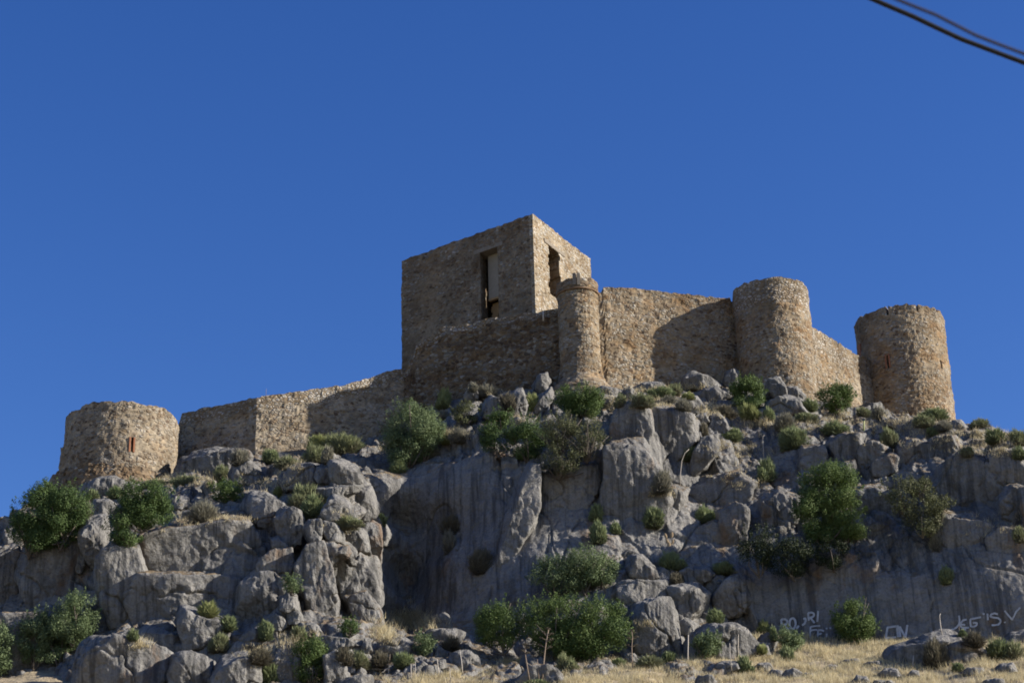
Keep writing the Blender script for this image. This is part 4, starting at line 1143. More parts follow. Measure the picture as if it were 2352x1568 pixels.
 ([(1574, 1500), (1590, 1460), (1630, 1435), (1680, 1431), (1722, 1450), (1742, 1490), (1700, 1524), (1590, 1524)], .85, -.2, 'wide pitted dome behind the two tall pale canes', 'rock'),
 ([(1742, 1480), (1755, 1455), (1775, 1452), (1786, 1472), (1780, 1500), (1750, 1502)], .85, 0, 'small boulder with a bright corner left of the painted letters', 'rock'),
 ([(1720, 1500), (1735, 1478), (1765, 1480), (1775, 1505), (1745, 1515)], .85, -.1, 'dark stone under the boulder with a bright corner', 'rock'),
 # straw slope
 ([(1190, 1562), (1215, 1535), (1260, 1526), (1285, 1540), (1293, 1568), (1260, 1585), (1195, 1585)], .9, -.2, 'dark boulder under the tall flowering stalks', 'rock'),
 ([(1432, 1520), (1440, 1502), (1455, 1500), (1466, 1512), (1460, 1530), (1438, 1530)], .9, -.2, 'small pale boulder between two grey green shrubs on the slope', 'rock'),
 ([(1640, 1530), (1655, 1520), (1690, 1522), (1700, 1535), (1680, 1545), (1645, 1545)], .8, -.1, 'flat grey stone left of the round green shrub on the slope', 'rock'),
 ([(1598, 1565), (1610, 1550), (1635, 1550), (1648, 1566), (1630, 1585), (1600, 1582)], .8, -.1, 'pale cracked stone at the bottom of the slope', 'rock'),
 ([(1728, 1535), (1740, 1524), (1770, 1524), (1775, 1538), (1745, 1546)], .8, -.1, 'block-shaped stone right of the round green shrub on the slope', 'rock'),
 ([(1764, 1550), (1775, 1537), (1795, 1540), (1798, 1556), (1775, 1560)], .9, -.2, 'round stone, left of a row of three on the slope', 'rock'),
 ([(1797, 1550), (1805, 1538), (1822, 1533), (1842, 1545), (1838, 1556), (1805, 1558)], .9, -.2, 'largest stone of a row of three on the slope', 'rock'),
 ([(1842, 1552), (1850, 1544), (1866, 1546), (1866, 1556), (1848, 1558)], .9, -.2, 'small stone, right of a row of three on the slope', 'rock'),
 ([(1893, 1534), (1905, 1525), (1920, 1526), (1926, 1536), (1905, 1541)], .9, -.2, 'dark little stone on the straw slope below the painted letters', 'rock'),
 ([(1926, 1526), (1940, 1513), (1965, 1511), (1976, 1522), (1960, 1528), (1935, 1528)], .9, -.1, 'pale stone on the straw slope under the round lit shrub', 'rock'),
 ([(1982, 1526), (1995, 1518), (2018, 1518), (2024, 1528), (2000, 1532)], .9, -.1, 'flat stone halfway along the straw slope', 'rock'),
 ([(2016, 1548), (2030, 1536), (2060, 1538), (2068, 1552), (2045, 1560), (2022, 1558)], .9, -.2, 'pitted stone on the slope in front of the great mound', 'rock'),
 ([(1956, 1568), (1970, 1552), (1990, 1555), (1998, 1572), (1975, 1582)], .9, -.2, 'dark pitted stone at the bottom edge of the slope', 'rock'),
 ([(2000, 1578), (2012, 1562), (2045, 1560), (2060, 1575), (2040, 1590)], .9, -.2, 'grey stone cut by the bottom edge, right of the dark pitted one', 'rock'),
 ([(2085, 1550), (2095, 1540), (2110, 1542), (2112, 1552), (2095, 1556)], .9, -.2, 'small stone in the straw below the great mound', 'rock'),
 ([(2044, 1512), (2060, 1492), (2120, 1471), (2165, 1462), (2215, 1466), (2250, 1485), (2290, 1506), (2272, 1528), (2150, 1538), (2052, 1528)], .9, -.8, 'great whale-backed mound of rock on the right of the straw slope', 'rock'),
 ([(2210, 1545), (2225, 1533), (2255, 1534), (2258, 1546), (2230, 1550)], .9, -.2, 'low stone right of the whale-backed mound', 'rock'),
 ([(2285, 1540), (2300, 1526), (2325, 1524), (2335, 1542), (2310, 1550)], .9, -.2, 'rough stone below the shrubs at the lower right', 'rock'),
 ([(2245, 1575), (2262, 1560), (2300, 1558), (2312, 1578), (2270, 1588)], .9, -.2, 'dark stone at the bottom edge near the lower right corner', 'rock'),
 ([(2300, 1478), (2320, 1455), (2360, 1450), (2380, 1475), (2350, 1492)], .8, .2, 'shaded grey rock at the right edge beneath the last painted letter', 'rock'),
 # by the broad tower and the ridge
 ([(1762, 905), (1766, 872), (1780, 867), (1796, 872), (1806, 890), (1810, 915), (1780, 920)], .9, -.3, 'upright pale rock with a hollow top before the broad tower', 'rock'),
 ([(1802, 905), (1810, 888), (1828, 889), (1848, 908), (1842, 922), (1812, 920)], .9, -.1, 'pale stone right of the upright rock with a hollow top', 'rock'),
 ([(1754, 948), (1768, 920), (1800, 908), (1835, 918), (1858, 948), (1840, 957), (1780, 957)], .9, -.2, 'broad pale boulder under the upright rock before the broad tower', 'rock'),
 ([(1892, 960), (1905, 945), (1935, 946), (1950, 958), (1930, 968), (1900, 968)], .8, -.1, 'low rock between the round bush and the last tower', 'rock'),
 ([(2002, 988), (2012, 978), (2028, 980), (2032, 992), (2015, 997)], .9, -.2, 'small round stone on the ridge below the last tower', 'rock'),
 ([(2030, 978), (2040, 962), (2062, 960), (2070, 975), (2055, 984)], .9, -.1, 'jagged pale stone at the foot of the last tower', 'rock'),
 ([(2178, 985), (2190, 967), (2205, 966), (2218, 980), (2210, 992), (2188, 994)], .9, -.1, 'rounded stone right of the base of the last tower', 'rock'),
 ([(2225, 1000), (2238, 985), (2255, 988), (2262, 1002), (2240, 1008)], .9, -.1, 'dark stone in the ridge grass right of the last tower', 'rock'),
 ([(2218, 1022), (2235, 1008), (2275, 1010), (2280, 1025), (2245, 1030)], .8, 0, 'flat stone on the ridge above the big cracked block', 'rock'),
 ([(2278, 1020), (2290, 1006), (2325, 1010), (2330, 1025), (2300, 1030)], .8, 0, 'ledge stone at the right end of the ridge', 'rock'),
]
SMALL_PARTS = []
for i, (O, th_, dy_, lab, mt) in enumerate(BOULDERS):
    O = grow(O, 1.05)
    if ('slope' in lab or 'bottom edge' in lab or 'straw' in lab) and 'mound' not in lab: th_, dy_ = 0.7, dy_ + 0.22
    V, f_, c = rock_mesh(O, 700 + i, th_, dy_, (18, 26, 36)[i % 3], 123.2 if 'oval' in lab else None)
    loc = np.array([c[0], c[1], V[:, 2].min()])
    o = link('boulder', mesh_np('boulder', V - loc, [f_], M[mt]), None, loc)
    tag(o, lab, 'boulder', BG)
    SURF_PARTS.append((V, [f_]))
SURF = bvh_of(SURF_PARTS)
# ------------------------------------------------------------------ plants
prng = np.random.default_rng(99)


def leaf_cards(C, Nrm, size, aspect, r, up=0.0):
    """one small rhombus per point, faces roughly along the normals"""
    n = len(C)
    t = r.normal(size=(n, 3)); t[:, 2] += up
    Nn = Nrm + 0.42 * r.normal(size=(n, 3)); Nn /= np.linalg.norm(Nn, axis=1)[:, None]
    t -= Nn * (t * Nn).sum(1)[:, None]; t /= np.linalg.norm(t, axis=1)[:, None] + 1e-9
    b = np.cross(Nn, t)
    s = (size * r.uniform(0.65, 1.35, n))[:, None]
    V = np.stack([C - t * s * aspect, C + b * s * 0.5, C + t * s * aspect, C - b * s * 0.5], 1).reshape(-1, 3)
    return V, np.arange(n * 4).reshape(-1, 4)


def place(X0, Y0, X1, Y1, push=0.0, ydef=None):
    """centre and half sizes of a plant that fills the given frame and grows where the hill is"""
    X, Y = (X0 + X1) / 2, (Y0 + Y1) / 2
    hb = hit(X, Y1 - 0.12 * (Y1 - Y0)); hc = hit(X, Y)
    ys_ = [h[1] for h in (hb, hc) if h is not None and h[1] < 140]
    y = min(ys_) if ys_ else 112
    if ydef is not None: y = ydef
    s = ppm(X, Y, y)
    rx, rz = (X1 - X0) / 2 / s * 1.08, (Y1 - Y0) / 2 / s / 0.96 * 1.08
    ry = 0.75 * min(rx, rz * 1.3)
    y = y - 0.15 * ry + push
    return at(X, Y, y), np.array([rx, ry, rz])


def crown(frames, leaf, density, r, gaps=0.0, aspect=0.9, clump=0.30, push=0.0, ragged=0.16):
    """leaves of a bush from one or more picture frames: many clumps of leaves on a dome"""
    VV, TT, ctrs = [], [], []
    y0 = min(place(*f_[:4])[0][1] for f_ in frames)
    for fr in frames:
        c, R = place(*fr[:4], push, y0 - 0.4 + 0.15 * min(place(*fr[:4])[1][1], 1.2) + r.uniform(0, 0.25))
        ctrs.append((c, R))
        cr = clump * min(R[0], R[2]) + 0.08
        ncl = int(np.clip(2.6 * (R[0] * R[2]) / cr ** 2, 8, 150))
        dv = r.normal(size=(ncl, 3)); dv /= np.linalg.norm(dv, axis=1)[:, None]
        k = r.uniform(0.45, 1.0, ncl) ** 0.5
        cc = c + dv * R * (k * (1 - 0.72 * cr / min(R[0], R[2])))[:, None]
        rads = cr * r.uniform(0.6, 1.25, ncl)
        for p, q in zip(cc, rads):
            if r.random() < gaps:
                continue
            m = max(14, int(density * 12.6 * q * q))
            u = r.normal(size=(m, 3)); u /= np.linalg.norm(u, axis=1)[:, None]
            u[:, 2] += 0.15
            rr_ = q * (0.55 + 0.5 * r.random(m) ** 0.6) * (1 + ragged * r.normal(size=m))
            P = p + u * rr_[:, None] * np.array([1, 1, 0.92])
            V, _ = leaf_cards(P, u, leaf, aspect, r, 0.5)
            VV.append(V)
            tt = np.clip(0.42 + 0.13 * r.normal(size=m) + 0.12 * r.normal(), 0, 1)
            TT.append(np.repeat(tt, 4))
        ns = int(np.clip(15 * (R[0] + R[2]), 14, 70) * (1 - gaps))
        dv = r.normal(size=(ns, 3)); dv[:, 2] = np.abs(dv[:, 2]) * 0.9 - 0.15; dv /= np.linalg.norm(dv, axis=1)[:, None]
        ax = dv + np.array([0, 0, 1.1]) + 0.3 * r.normal(size=(ns, 3)); ax /= np.linalg.norm(ax, axis=1)[:, None]
        ln = r.uniform(0.25, 0.6, ns) * min(1, 0.45 + 0.35 * R[2])
        m = int(26 * (0.052 / leaf) ** 1.3)
        tq = r.random((ns, m)); rad_ = 0.085 * (1.15 - tq)
        P = (c + dv * R * r.uniform(0.72, 0.96, (ns, 1)))[:, None] + ax[:, None] * (tq * ln[:, None])[..., None] + r.normal(size=(ns, m, 3)) * rad_[..., None]
        u = r.normal(size=(ns * m, 3)) * 0.8 + np.repeat(dv, m, 0)
        V, _ = leaf_cards(P.reshape(-1, 3), u / np.linalg.norm(u, axis=1)[:, None], leaf, aspect * 1.15, r, 1.2)
        VV.append(V); TT.append(np.repeat(np.clip(0.5 + 0.2 * r.normal(size=ns * m), 0, 1), 4))
    V = np.concatenate(VV)
    return V, np.arange(len(V)).reshape(-1, 4), np.concatenate(TT), ctrs


def stems(ctrs, r, k=5, rad_=0.05):
    parts = []
    for c, R in ctrs:
        b = c - np.array([0, 0, R[2] * 0.95])
        for _ in range(k):
            e = c + r.normal(size=3) * R * 0.42
            m = (b + e) / 2 + r.normal(size=3) * R * 0.12
            V, q, cps = tube([b + r.normal(size=3) * 0.05, m, e], [rad_, rad_ * 0.7, rad_ * 0.35], 5)
            parts.append((V, [q] + cps))
    return join_parts(parts)


def big_bush(label, frames, mat, leaf=0.048, density=185, gaps=0.0, seed=1, cat='bush', clump=0.30, group='large bushes on the crags', aspect=0.9, push=0.0, name='leafy_bush', twigs=0):
    r = np.random.default_rng(seed)
    V, Q, T, ctrs = crown(frames, leaf, density, r, gaps, aspect, clump, push)
    c, R = ctrs[0]
    root = empty(name, c - np.array([0, 0, R[2]]), label, cat, group)
    L0 = ol(root)
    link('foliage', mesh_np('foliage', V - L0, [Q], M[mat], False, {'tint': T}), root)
    for ct_ in ctrs:
        Vs, fs = stems([ct_], r, 5 + twigs, 0.03 + 0.012 * R.max())
        link('branches', mesh_np('branches', Vs - L0, fs, M['bark']), root)
    return root


# style: stems per unit, width, upright, spread
STYLE = {'broom': ('broom', 0.017, 1.0), 'green': ('broom_green', 0.021, 0.8), 'yellow': ('broom_yellow', 0.019, 0.9), 'dry': ('dry', 0.013, 0.7), 'brown': ('brown', 0.013, 0.7)}


def tuft_mesh(R, style, r, n=None):
    """fine stems fanning from a base to a dome with half sizes R (metres), base at the origin"""
    _, wd, upr = STYLE[style]
    if n is None:
        n = int(np.clip(2600 * (R[0] * R[2]) ** 0.75, 600, 7000))
    dv = r.normal(size=(n, 3)); dv[:, 2] = dv[:, 2] * 0.85 + 0.45
    dv /= np.linalg.norm(dv, axis=1)[:, None]
    lump = 1 + 0.42 * noise3(dv * 2.2 + r.uniform(0, 50, 3)) + 0.11 * r.normal(size=n)
    cen = np.array([0, 0, 0.80 * R[2]])
    tip = cen + dv * np.array([R[0], R[1], 1.2 * R[2]]) * lump[:, None]
    tip[:, 2] = np.maximum(tip[:, 2], 0.05 * R[2] + 0.05 * r.random(n))
    base = np.stack([r.uniform(-.45, .45, n) * R[0], r.uniform(-.45, .45, n) * R[1], r.uniform(0, 0.5, n) * R[2]], 1)
    kf = r.uniform(0.35, 0.85, n); kf[: n // 8] = 0.0
    st = base + (tip - base) * kf[:, None]
    st[:, 2] -= 0.10 * R[2] * upr
    ax = tip - st; ln = np.linalg.norm(ax, axis=1)[:, None]; ax = ax / (ln + 1e-9)
    sd_ = np.cross(ax, r.normal(size=(n, 3))); sd_ /= np.linalg.norm(sd_, axis=1)[:, None] + 1e-9
    w_ = wd * r.uniform(0.6, 1.5, n)[:, None]
    mid = (st + tip) / 2 + r.normal(size=(n, 3)) * 0.05 * ln
    V = np.stack([st - sd_ * w_ * .4, st + sd_ * w_ * .4, mid + sd_ * w_, tip + sd_ * w_ * .25, tip - sd_ * w_ * .25, mid - sd_ * w_], 1).reshape(-1, 3)
    i = np.arange(n)[:, None] * 6
    Q = np.concatenate([i + np.array([0, 1, 2, 5]), i + np.array([5, 2, 3, 4])])
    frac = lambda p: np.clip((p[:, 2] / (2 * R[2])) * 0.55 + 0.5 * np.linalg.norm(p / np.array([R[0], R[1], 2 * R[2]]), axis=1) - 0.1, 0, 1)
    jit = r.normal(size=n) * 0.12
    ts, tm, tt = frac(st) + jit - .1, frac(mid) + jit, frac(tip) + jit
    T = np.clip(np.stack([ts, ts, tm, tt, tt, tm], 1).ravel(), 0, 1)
    return V, Q, T


def shrub(label, fr, style, seed, cat='shrub', group='low shrubs on the hillside', name='shrub'):
    r = np.random.default_rng(seed)
    c, R = place(*fr)
    loc = c - np.array([0, 0, R[2]])
    k_ = 1 if max(R[0], R[2]) < 0.35 else int(r.integers(3, 6))
    parts, TT = [], []
    for q in range(k_):
        f_ = 1.0 if k_ == 1 else (0.78 if q == 0 else r.uniform(0.38, 0.66))
        off = np.zeros(3) if k_ == 1 else np.array([r.uniform(-1, 1) * R[0] * (1 - f_), r.uniform(-1, 1) * R[1] * (1 - f_), 0])
        Rq = R * np.array([f_ * r.uniform(.9, 1.2), f_, min(1.0, f_ * r.uniform(1.0, 1.45))])
        V, Q, T = tuft_mesh(Rq, style, r, None if k_ == 1 else int(np.clip(2300 * (Rq[0] * Rq[2]) ** 0.75, 250, 4500)))
        parts.append((V + off, [Q])); TT.append(np.clip(T + r.uniform(-.12, .12), 0, 1))
    V, Qs = join_parts(parts); Q = Qs[0]; T = np.concatenate(TT)
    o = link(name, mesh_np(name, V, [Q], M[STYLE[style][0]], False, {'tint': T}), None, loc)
    return tag(o, label, cat, group)


big_bush('dark green bush at the far left, under the squat tower', [(25, 1125, 150, 1275), (95, 1110, 205, 1240), (60, 1108, 140, 1180), (22, 1180, 120, 1282), (90, 1170, 195, 1262)], 'leaf_dark', seed=1)
big_bush('dark green bush below the two-humped boulder, right of another dark bush', [(250, 1106, 402, 1190), (250, 1140, 400, 1222), (243, 1165, 345, 1260)], 'leaf_dark', seed=2)
big_bush('grey green bush low at the left, above the huge smooth dome', [(115, 1365, 225, 1480), (85, 1400, 190, 1530), (40, 1405, 120, 1540)], 'leaf_olive', seed=3)
big_bush('bush cut by the left edge of the picture', [(-60, 1430, 36, 1575)], 'leaf_olive', seed=4)
big_bush('small bright bush right of the first pale stones under the low wall', [(478, 1102, 560, 1158)], 'leaf_bright', seed=5, group='')
big_bush('big olive grey shrub against the middle of the low wall', [(878, 920, 1000, 1065), (930, 935, 1020, 1060), (890, 1000, 990, 1080)], 'leaf_olive', seed=6, density=170)
big_bush('fresh green bush directly under the slim turret', [(1262, 888, 1385, 950), (1290, 886, 1392, 965)], 'leaf_bright', seed=7, density=180)
big_bush('dark shrub hanging over the top of the dark cliff face', [(1098, 965, 1190, 1050), (1160, 950, 1260, 1065), (1120, 940, 1180, 985)], 'leaf_dark', seed=8, gaps=0.05)
big_bush('tangled half-bare shrub with grey twigs between the dark shrub and the pillar', [(1240, 950, 1330, 1040), (1300, 960, 1392, 1060), (1225, 1020, 1345, 1100)], 'leaf_drab', seed=9, gaps=0.1, density=120, leaf=0.042, twigs=45)
big_bush('olive shrub with a grey boulder beside it below the white stones', [(1035, 925, 1105, 985)], 'leaf_drab', seed=10, gaps=0.15)
big_bush('tall green bush between the long wall and the upright pale rock', [(1680, 865, 1758, 952)], 'leaf_bright', seed=11, aspect=1.3)
big_bush('round dark green bush at the foot of the short sunlit wall', [(1876, 882, 1966, 952)], 'leaf_bright', seed=12, aspect=1.3)
big_bush('big bright green bush on the right cliff', [(1832, 1066, 1975, 1190), (1822, 1110, 1930, 1265), (1890, 1120, 1988, 1260)], 'leaf_bright', seed=13, density=190)
big_bush('airy olive bush right of the big bright one', [(2022, 1092, 2110, 1180), (2085, 1098, 2140, 1150), (2060, 1140, 2165, 1235), (2120, 1130, 2190, 1200)], 'leaf_drab', seed=14, gaps=0.3, density=125)
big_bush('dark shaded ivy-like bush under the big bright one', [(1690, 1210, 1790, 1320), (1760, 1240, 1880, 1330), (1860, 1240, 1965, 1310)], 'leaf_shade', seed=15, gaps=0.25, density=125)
big_bush('olive bush above the big double shrub, left of the tumble', [(1215, 1280, 1330, 1375), (1280, 1255, 1400, 1365), (1340, 1275, 1422, 1350)], 'leaf_olive', seed=16, density=160)
big_bush('big double green shrub at the edge of the straw slope', [(1092, 1380, 1215, 1500), (1195, 1360, 1350, 1510), (1300, 1370, 1450, 1525), (1225, 1420, 1400, 1525)], 'leaf_bright', seed=17, density=170)
big_bush('round sunlit shrub standing before the painted letters', [(1910, 1382, 2005, 1475), (1925, 1420, 2022, 1482)], 'leaf_bright', seed=18, density=180)
big_bush('grey green shrub behind the leaning canes on the slope', [(1592, 1452, 1660, 1512)], 'leaf_olive', seed=19, aspect=1.3, group='')
big_bush('loose green shrub left of the painted letters', [(1782, 1442, 1830, 1490), (1800, 1455, 1850, 1497)], 'leaf_olive', seed=20, group='')
big_bush('dense shrub at the bottom behind four white canes', [(668, 1465, 750, 1540), (672, 1500, 752, 1575)], 'leaf_bright', seed=21)
big_bush('rounded dark bush among the stones right of the left crag', [(776, 1424, 830, 1462)], 'leaf_dark', seed=22, group='', leaf=.045)
big_bush('green bush right of the broad low boulder under the tall grass', [(945, 1452, 1000, 1512)], 'leaf_olive', seed=23, group='', leaf=.045)
big_bush('dark green tuft in the cleft of the left crag', [(649, 1322, 691, 1366)], 'leaf_olive', seed=24, group='', leaf=.045)

SHRUBS = [  # frame, style, label
 ((700, 1003, 762, 1048), 'yellow', 'yellowish shrub, left of a pair against the oval boulder in the low wall'),
 ((748, 995, 832, 1045), 'broom', 'wide grey shrub with green tips, right of a pair against the low wall'),
 ((686, 1022, 748, 1066), 'broom', 'grey shrub just above the crag top'),
 ((737, 1024, 764, 1064), 'dry', 'bare twiggy bush behind the head-shaped boulder'),
 ((600, 1030, 642, 1066), 'green', 'grey green shrub at the corner of the low wall'),
 ((628, 1040, 688, 1078), 'broom', 'mixed shrub left of the crag top, under the low wall'),
 ((524, 1028, 577, 1070), 'dry', 'dry grey bush on the striped rock dome'),
 ((488, 1066, 530, 1106), 'broom', 'small shrub at the right end of the striped rock dome'),
 ((380, 1088, 462, 1120), 'broom', 'long low shrub right of the squat tower footing'),
 ((320, 1096, 385, 1122), 'broom', 'small grey shrub on top of the second dark bush'),
 ((625, 1118, 652, 1142), 'yellow', 'little pale shrub above the big smooth pale boulder'),
 ((665, 1115, 752, 1172), 'broom', 'broad grey green shrub below the wide rounded boulder'),
 ((695, 1140, 752, 1190), 'green', 'dark green shrub in the hollow left of the pale wedge boulder'),
 ((436, 1152, 502, 1202), 'dry', 'dry grey bush above the large cracked face'),
 ((180, 1150, 212, 1192), 'dry', 'dry grey bush between the two dark bushes on the left'),
 ((196, 1120, 230, 1150), 'green', 'green tuft on the two-humped boulder, left side'),
 ((245, 1118, 285, 1145), 'green', 'green tuft before the two-humped boulder'),
 ((758, 1176, 832, 1214), 'broom', 'grey shrub on the ledge under the pale wedge'),
 ((866, 1172, 890, 1208), 'green', 'green tuft at the edge of the dark face'),
 ((950, 1018, 1012, 1060), 'dry', 'dry bush at the foot of the big olive grey shrub'),
 ((895, 1050, 935, 1090), 'green', 'green tuft under the big olive grey shrub'),
 ((998, 893, 1036, 940), 'yellow', 'upright broom against the dark wall under the keep'),
 ((1005, 940, 1040, 965), 'dry', 'dry bush right of the big olive grey shrub'),
 ((1030, 985, 1082, 1018), 'dry', 'straw coloured bush on the rim of the dark face'),
 ((1012, 995, 1040, 1020), 'yellow', 'small yellow tuft on the rim of the dark face'),
 ((1095, 882, 1145, 912), 'dry', 'dry bush above the white stones'),
 ((1075, 876, 1098, 900), 'dry', 'thin dry tuft against the foot of the dark wall'),
 ((1140, 902, 1188, 945), 'brown', 'dark dry bush right of the bright triangular rock'),
 ((1202, 905, 1240, 945), 'yellow', 'yellowish tuft beside the leaning slab'),
 ((1452, 902, 1500, 938), 'broom', 'grey green shrub above the pillar'),
 ((1478, 884, 1548, 916), 'green', 'wide low green shrub at the foot of the long wall'),
 ((1528, 879, 1568, 908), 'broom', 'grey shrub at the edge of the shadow on the long wall'),
 ((1518, 903, 1552, 930), 'dry', 'grey bush below the wide low green shrub'),
 ((1545, 915, 1588, 945), 'dry', 'grey bush right of the sloping sunlit rock'),
 ((1566, 896, 1596, 917), 'yellow', 'bright tuft on the rocks under the long wall'),
 ((1408, 905, 1440, 935), 'broom', 'pale tuft right of the fresh green bush'),
 ((1558, 1018, 1602, 1056), 'green', 'green shrub in the gap behind the bent pale cane'),
 ((1604, 970, 1632, 1005), 'brown', 'dark tuft left of the upright tooth of rock'),
 ((1655, 985, 1706, 1014), 'green', 'green shrub right of the upright tooth of rock'),
 ((1735, 1048, 1778, 1105), 'green', 'green shrub on the slope between the pillar and the right cliff'),
 ((1492, 1082, 1545, 1132), 'dry', 'dry bush in the hollow at the foot of the pillar'),
 ((1478, 1168, 1524, 1212), 'green', 'green tuft below the pillar'),
 ((1590, 1160, 1642, 1202), 'green', 'green tuft in the shade right of the pillar foot'),
 ((1355, 1195, 1396, 1248), 'green', 'pale shrub with a visible stem on the pale slabs'),
 ((1352, 1158, 1384, 1196), 'green', 'small shrub in the crack above the one with a visible stem'),
 ((1402, 1198, 1426, 1226), 'green', 'small tuft right of the shrub with a visible stem'),
 ((1016, 1182, 1070, 1228), 'brown', 'dark shrub growing from the dark face'),
 ((1012, 1215, 1052, 1272), 'dry', 'hanging straw coloured bush on the dark face'),
 ((1070, 1262, 1132, 1318), 'brown', 'blackish shrub in the crack of the leaning slabs'),
 ((1690, 928, 1746, 966), 'yellow', 'round yellow green shrub under the tall green bush'),
 ((1745, 935, 1778, 965), 'green', 'green tuft right of the round yellow green shrub'),
 ((1640, 930, 1692, 960), 'brown', 'dark low shrub left of the round yellow green one'),
 ((1774, 950, 1828, 992), 'dry', 'purple grey dry bush below the broad pale boulder'),
 ((1826, 945, 1880, 972), 'broom', 'mixed shrub under the round dark green bush'),
 ((1840, 915, 1880, 945), 'green', 'green tuft right of the broad pale boulder'),
 ((1780, 985, 1852, 1036), 'green', 'wide green shrub on the slope left of the cracked blocks'),
 ((1880, 968, 1946, 1000), 'green', 'spreading green shrub above the cracked blocks'),
 ((2020, 985, 2064, 1028), 'broom', 'grey shrub above the step in the right cliff'),
 ((1964, 930, 2000, 960), 'broom', 'small shrub at the left foot of the last tower'),
 ((1996, 936, 2032, 966), 'dry', 'grey bush before the last tower'),
 ((2112, 932, 2180, 968), 'green', 'broad shrub at the right foot of the last tower'),
 ((2088, 952, 2145, 982), 'broom', 'low shrub in front of the last tower'),
 ((2150, 965, 2195, 990), 'dry', 'purple grey bush under the last tower'),
 ((2128, 978, 2155, 1002), 'green', 'small green tuft on the ridge below the last tower'),
 ((2222, 956, 2272, 986), 'broom', 'thin shrub on the skyline right of the last tower'),
 ((2262, 982, 2315, 1016), 'green', 'green shrub near the right end of the ridge'),
 ((2300, 985, 2362, 1022), 'broom', 'grey green shrub at the right end of the ridge'),
 ((2203, 1020, 2235, 1050), 'broom', 'small shrub over the big cracked block'),
 ((2320, 1022, 2360, 1055), 'green', 'shrub at the right edge under the ridge'),
 ((2150, 1302, 2190, 1342), 'green', 'lone tuft on the smooth wall above the painted letters'),
 ((2320, 1210, 2360, 1244), 'broom', 'shrub at the right edge halfway down the cliff'),
 ((2130, 1222, 2168, 1268), 'dry', 'dry bush at the corner of the big fallen block'),
 ((585, 1424, 626, 1470), 'green', 'green shrub between the stones at the foot of the left crag'),
 ((656, 1430, 706, 1472), 'broom', 'grey shrub before the egg-shaped pale boulder'),
 ((445, 1384, 502, 1418), 'yellow', 'yellowish fern-like tuft above the broad cracked boulder'),
 ((502, 1414, 550, 1448), 'green', 'fern-like tuft behind the bright wedge boulder'),
 ((290, 1445, 320, 1472), 'green', 'small tuft on the huge smooth dome'),
 ((478, 1456, 532, 1496), 'broom', 'grey green shrub at the right of the broad cracked boulder'),
 ((570, 1480, 625, 1525), 'brown', 'brownish shrub left of the half hidden grey boulder'),
 ((590, 1520, 640, 1575), 'green', 'dark shrub at the bottom, left of the shrub behind white canes'),
 ((766, 1488, 812, 1526), 'brown', 'brown shrub under the low ridge-shaped boulder'),
 ((800, 1496, 850, 1535), 'broom', 'green tipped shrub right of the brown one'),
 ((846, 1498, 905, 1532), 'brown', 'dark low shrub under the broad low boulder'),
 ((898, 1494, 956, 1534), 'green', 'green shrub at the top of the straw slope'),
 ((1012, 1460, 1060, 1495), 'brown', 'dark shrub below the thumb-shaped boulder'),
 ((1273, 1500, 1332, 1546), 'broom', 'grey green shrub before the big double shrub'),
 ((1404, 1508, 1442, 1532), 'green', 'small shrub left of the round cushion shrub'),
 ((1452, 1502, 1528, 1538), 'broom', 'round cushion shrub on the slope under the tumble'),
 ((1514, 1494, 1554, 1522), 'green', 'dark tuft right of the round cushion shrub'),
 ((1692, 1508, 1732, 1547), 'green', 'round green shrub alone on the straw slope'),
 ((1792, 1484, 1828, 1520), 'green', 'bright round shrub on the slope below the loose green one'),
 ((1735, 1480, 1762, 1502), 'yellow', 'small yellow shrub right of the tall canes'),
 ((1764, 1440, 1786, 1470), 'green', 'dark shrub at the edge of the painted wall'),
 ((1740, 1425, 1775, 1455), 'yellow', 'pale tuft over the boulder with a bright corner'),
 ((2120, 1468, 2190, 1534), 'brown', 'dark brown dry bush in front of the whale-backed mound'),
 ((2205, 1450, 2262, 1485), 'brown', 'brown dry bush behind the whale-backed mound'),
 ((2200, 1448, 2222, 1466), 'green', 'green tuft on top of the whale-backed mound'),
 ((2258, 1466, 2320, 1512), 'green', 'green shrub right of the whale-backed mound'),
 ((2290, 1476, 2350, 1520), 'broom', 'grey green shrub in the lower right corner'),
 ((2188, 1522, 2212, 1545), 'green', 'small tuft at the foot of the whale-backed mound'),
 ((1196, 1556, 1256, 1578), 'green', 'green tuft at the bottom under the flowering stalks'),
 ((1622, 1396, 1668, 1432), 'green', 'dark tuft at the foot of the largest smooth block'),
 ((1520, 1265, 1575, 1310), 'green', 'shaded tuft left of the lens-shaped boulder'),
 ((1535, 1312, 1568, 1345), 'brown', 'dark tuft under the lens-shaped boulder'),
 ((1640, 1285, 1690, 1318), 'green', 'shaded tuft above the largest smooth block'),
]
for i, (fr, sty, lab) in enumerate(SHRUBS):
    shrub(lab, fr, sty, 2000 + i)

# ------------------------------------------------------------------ stalks
SG = 'dead stalks on the hillside'
def stalk(pts, w, label, mat='stalk', dist=None, name='dead_stalk', group=SG):
    b = hit(pts[0][0], pts[0][1]); y = (b[1] if b is not None else 103) - 0.05 if dist is None else dist
    P = np.array([at(X, Y, y) for X, Y in pts])
    P[0] -= np.array([0, 0, 0.15])
    rr_ = np.linspace(w, w * 0.55, len(P))
    V, q, cps = tube(P, rr_, 6)
    loc = P[0]
    o = link(name, mesh_np(name, V - loc, [q] + cps, M[mat]), None, loc)
    return tag(o, label, 'stalk', group), P, y

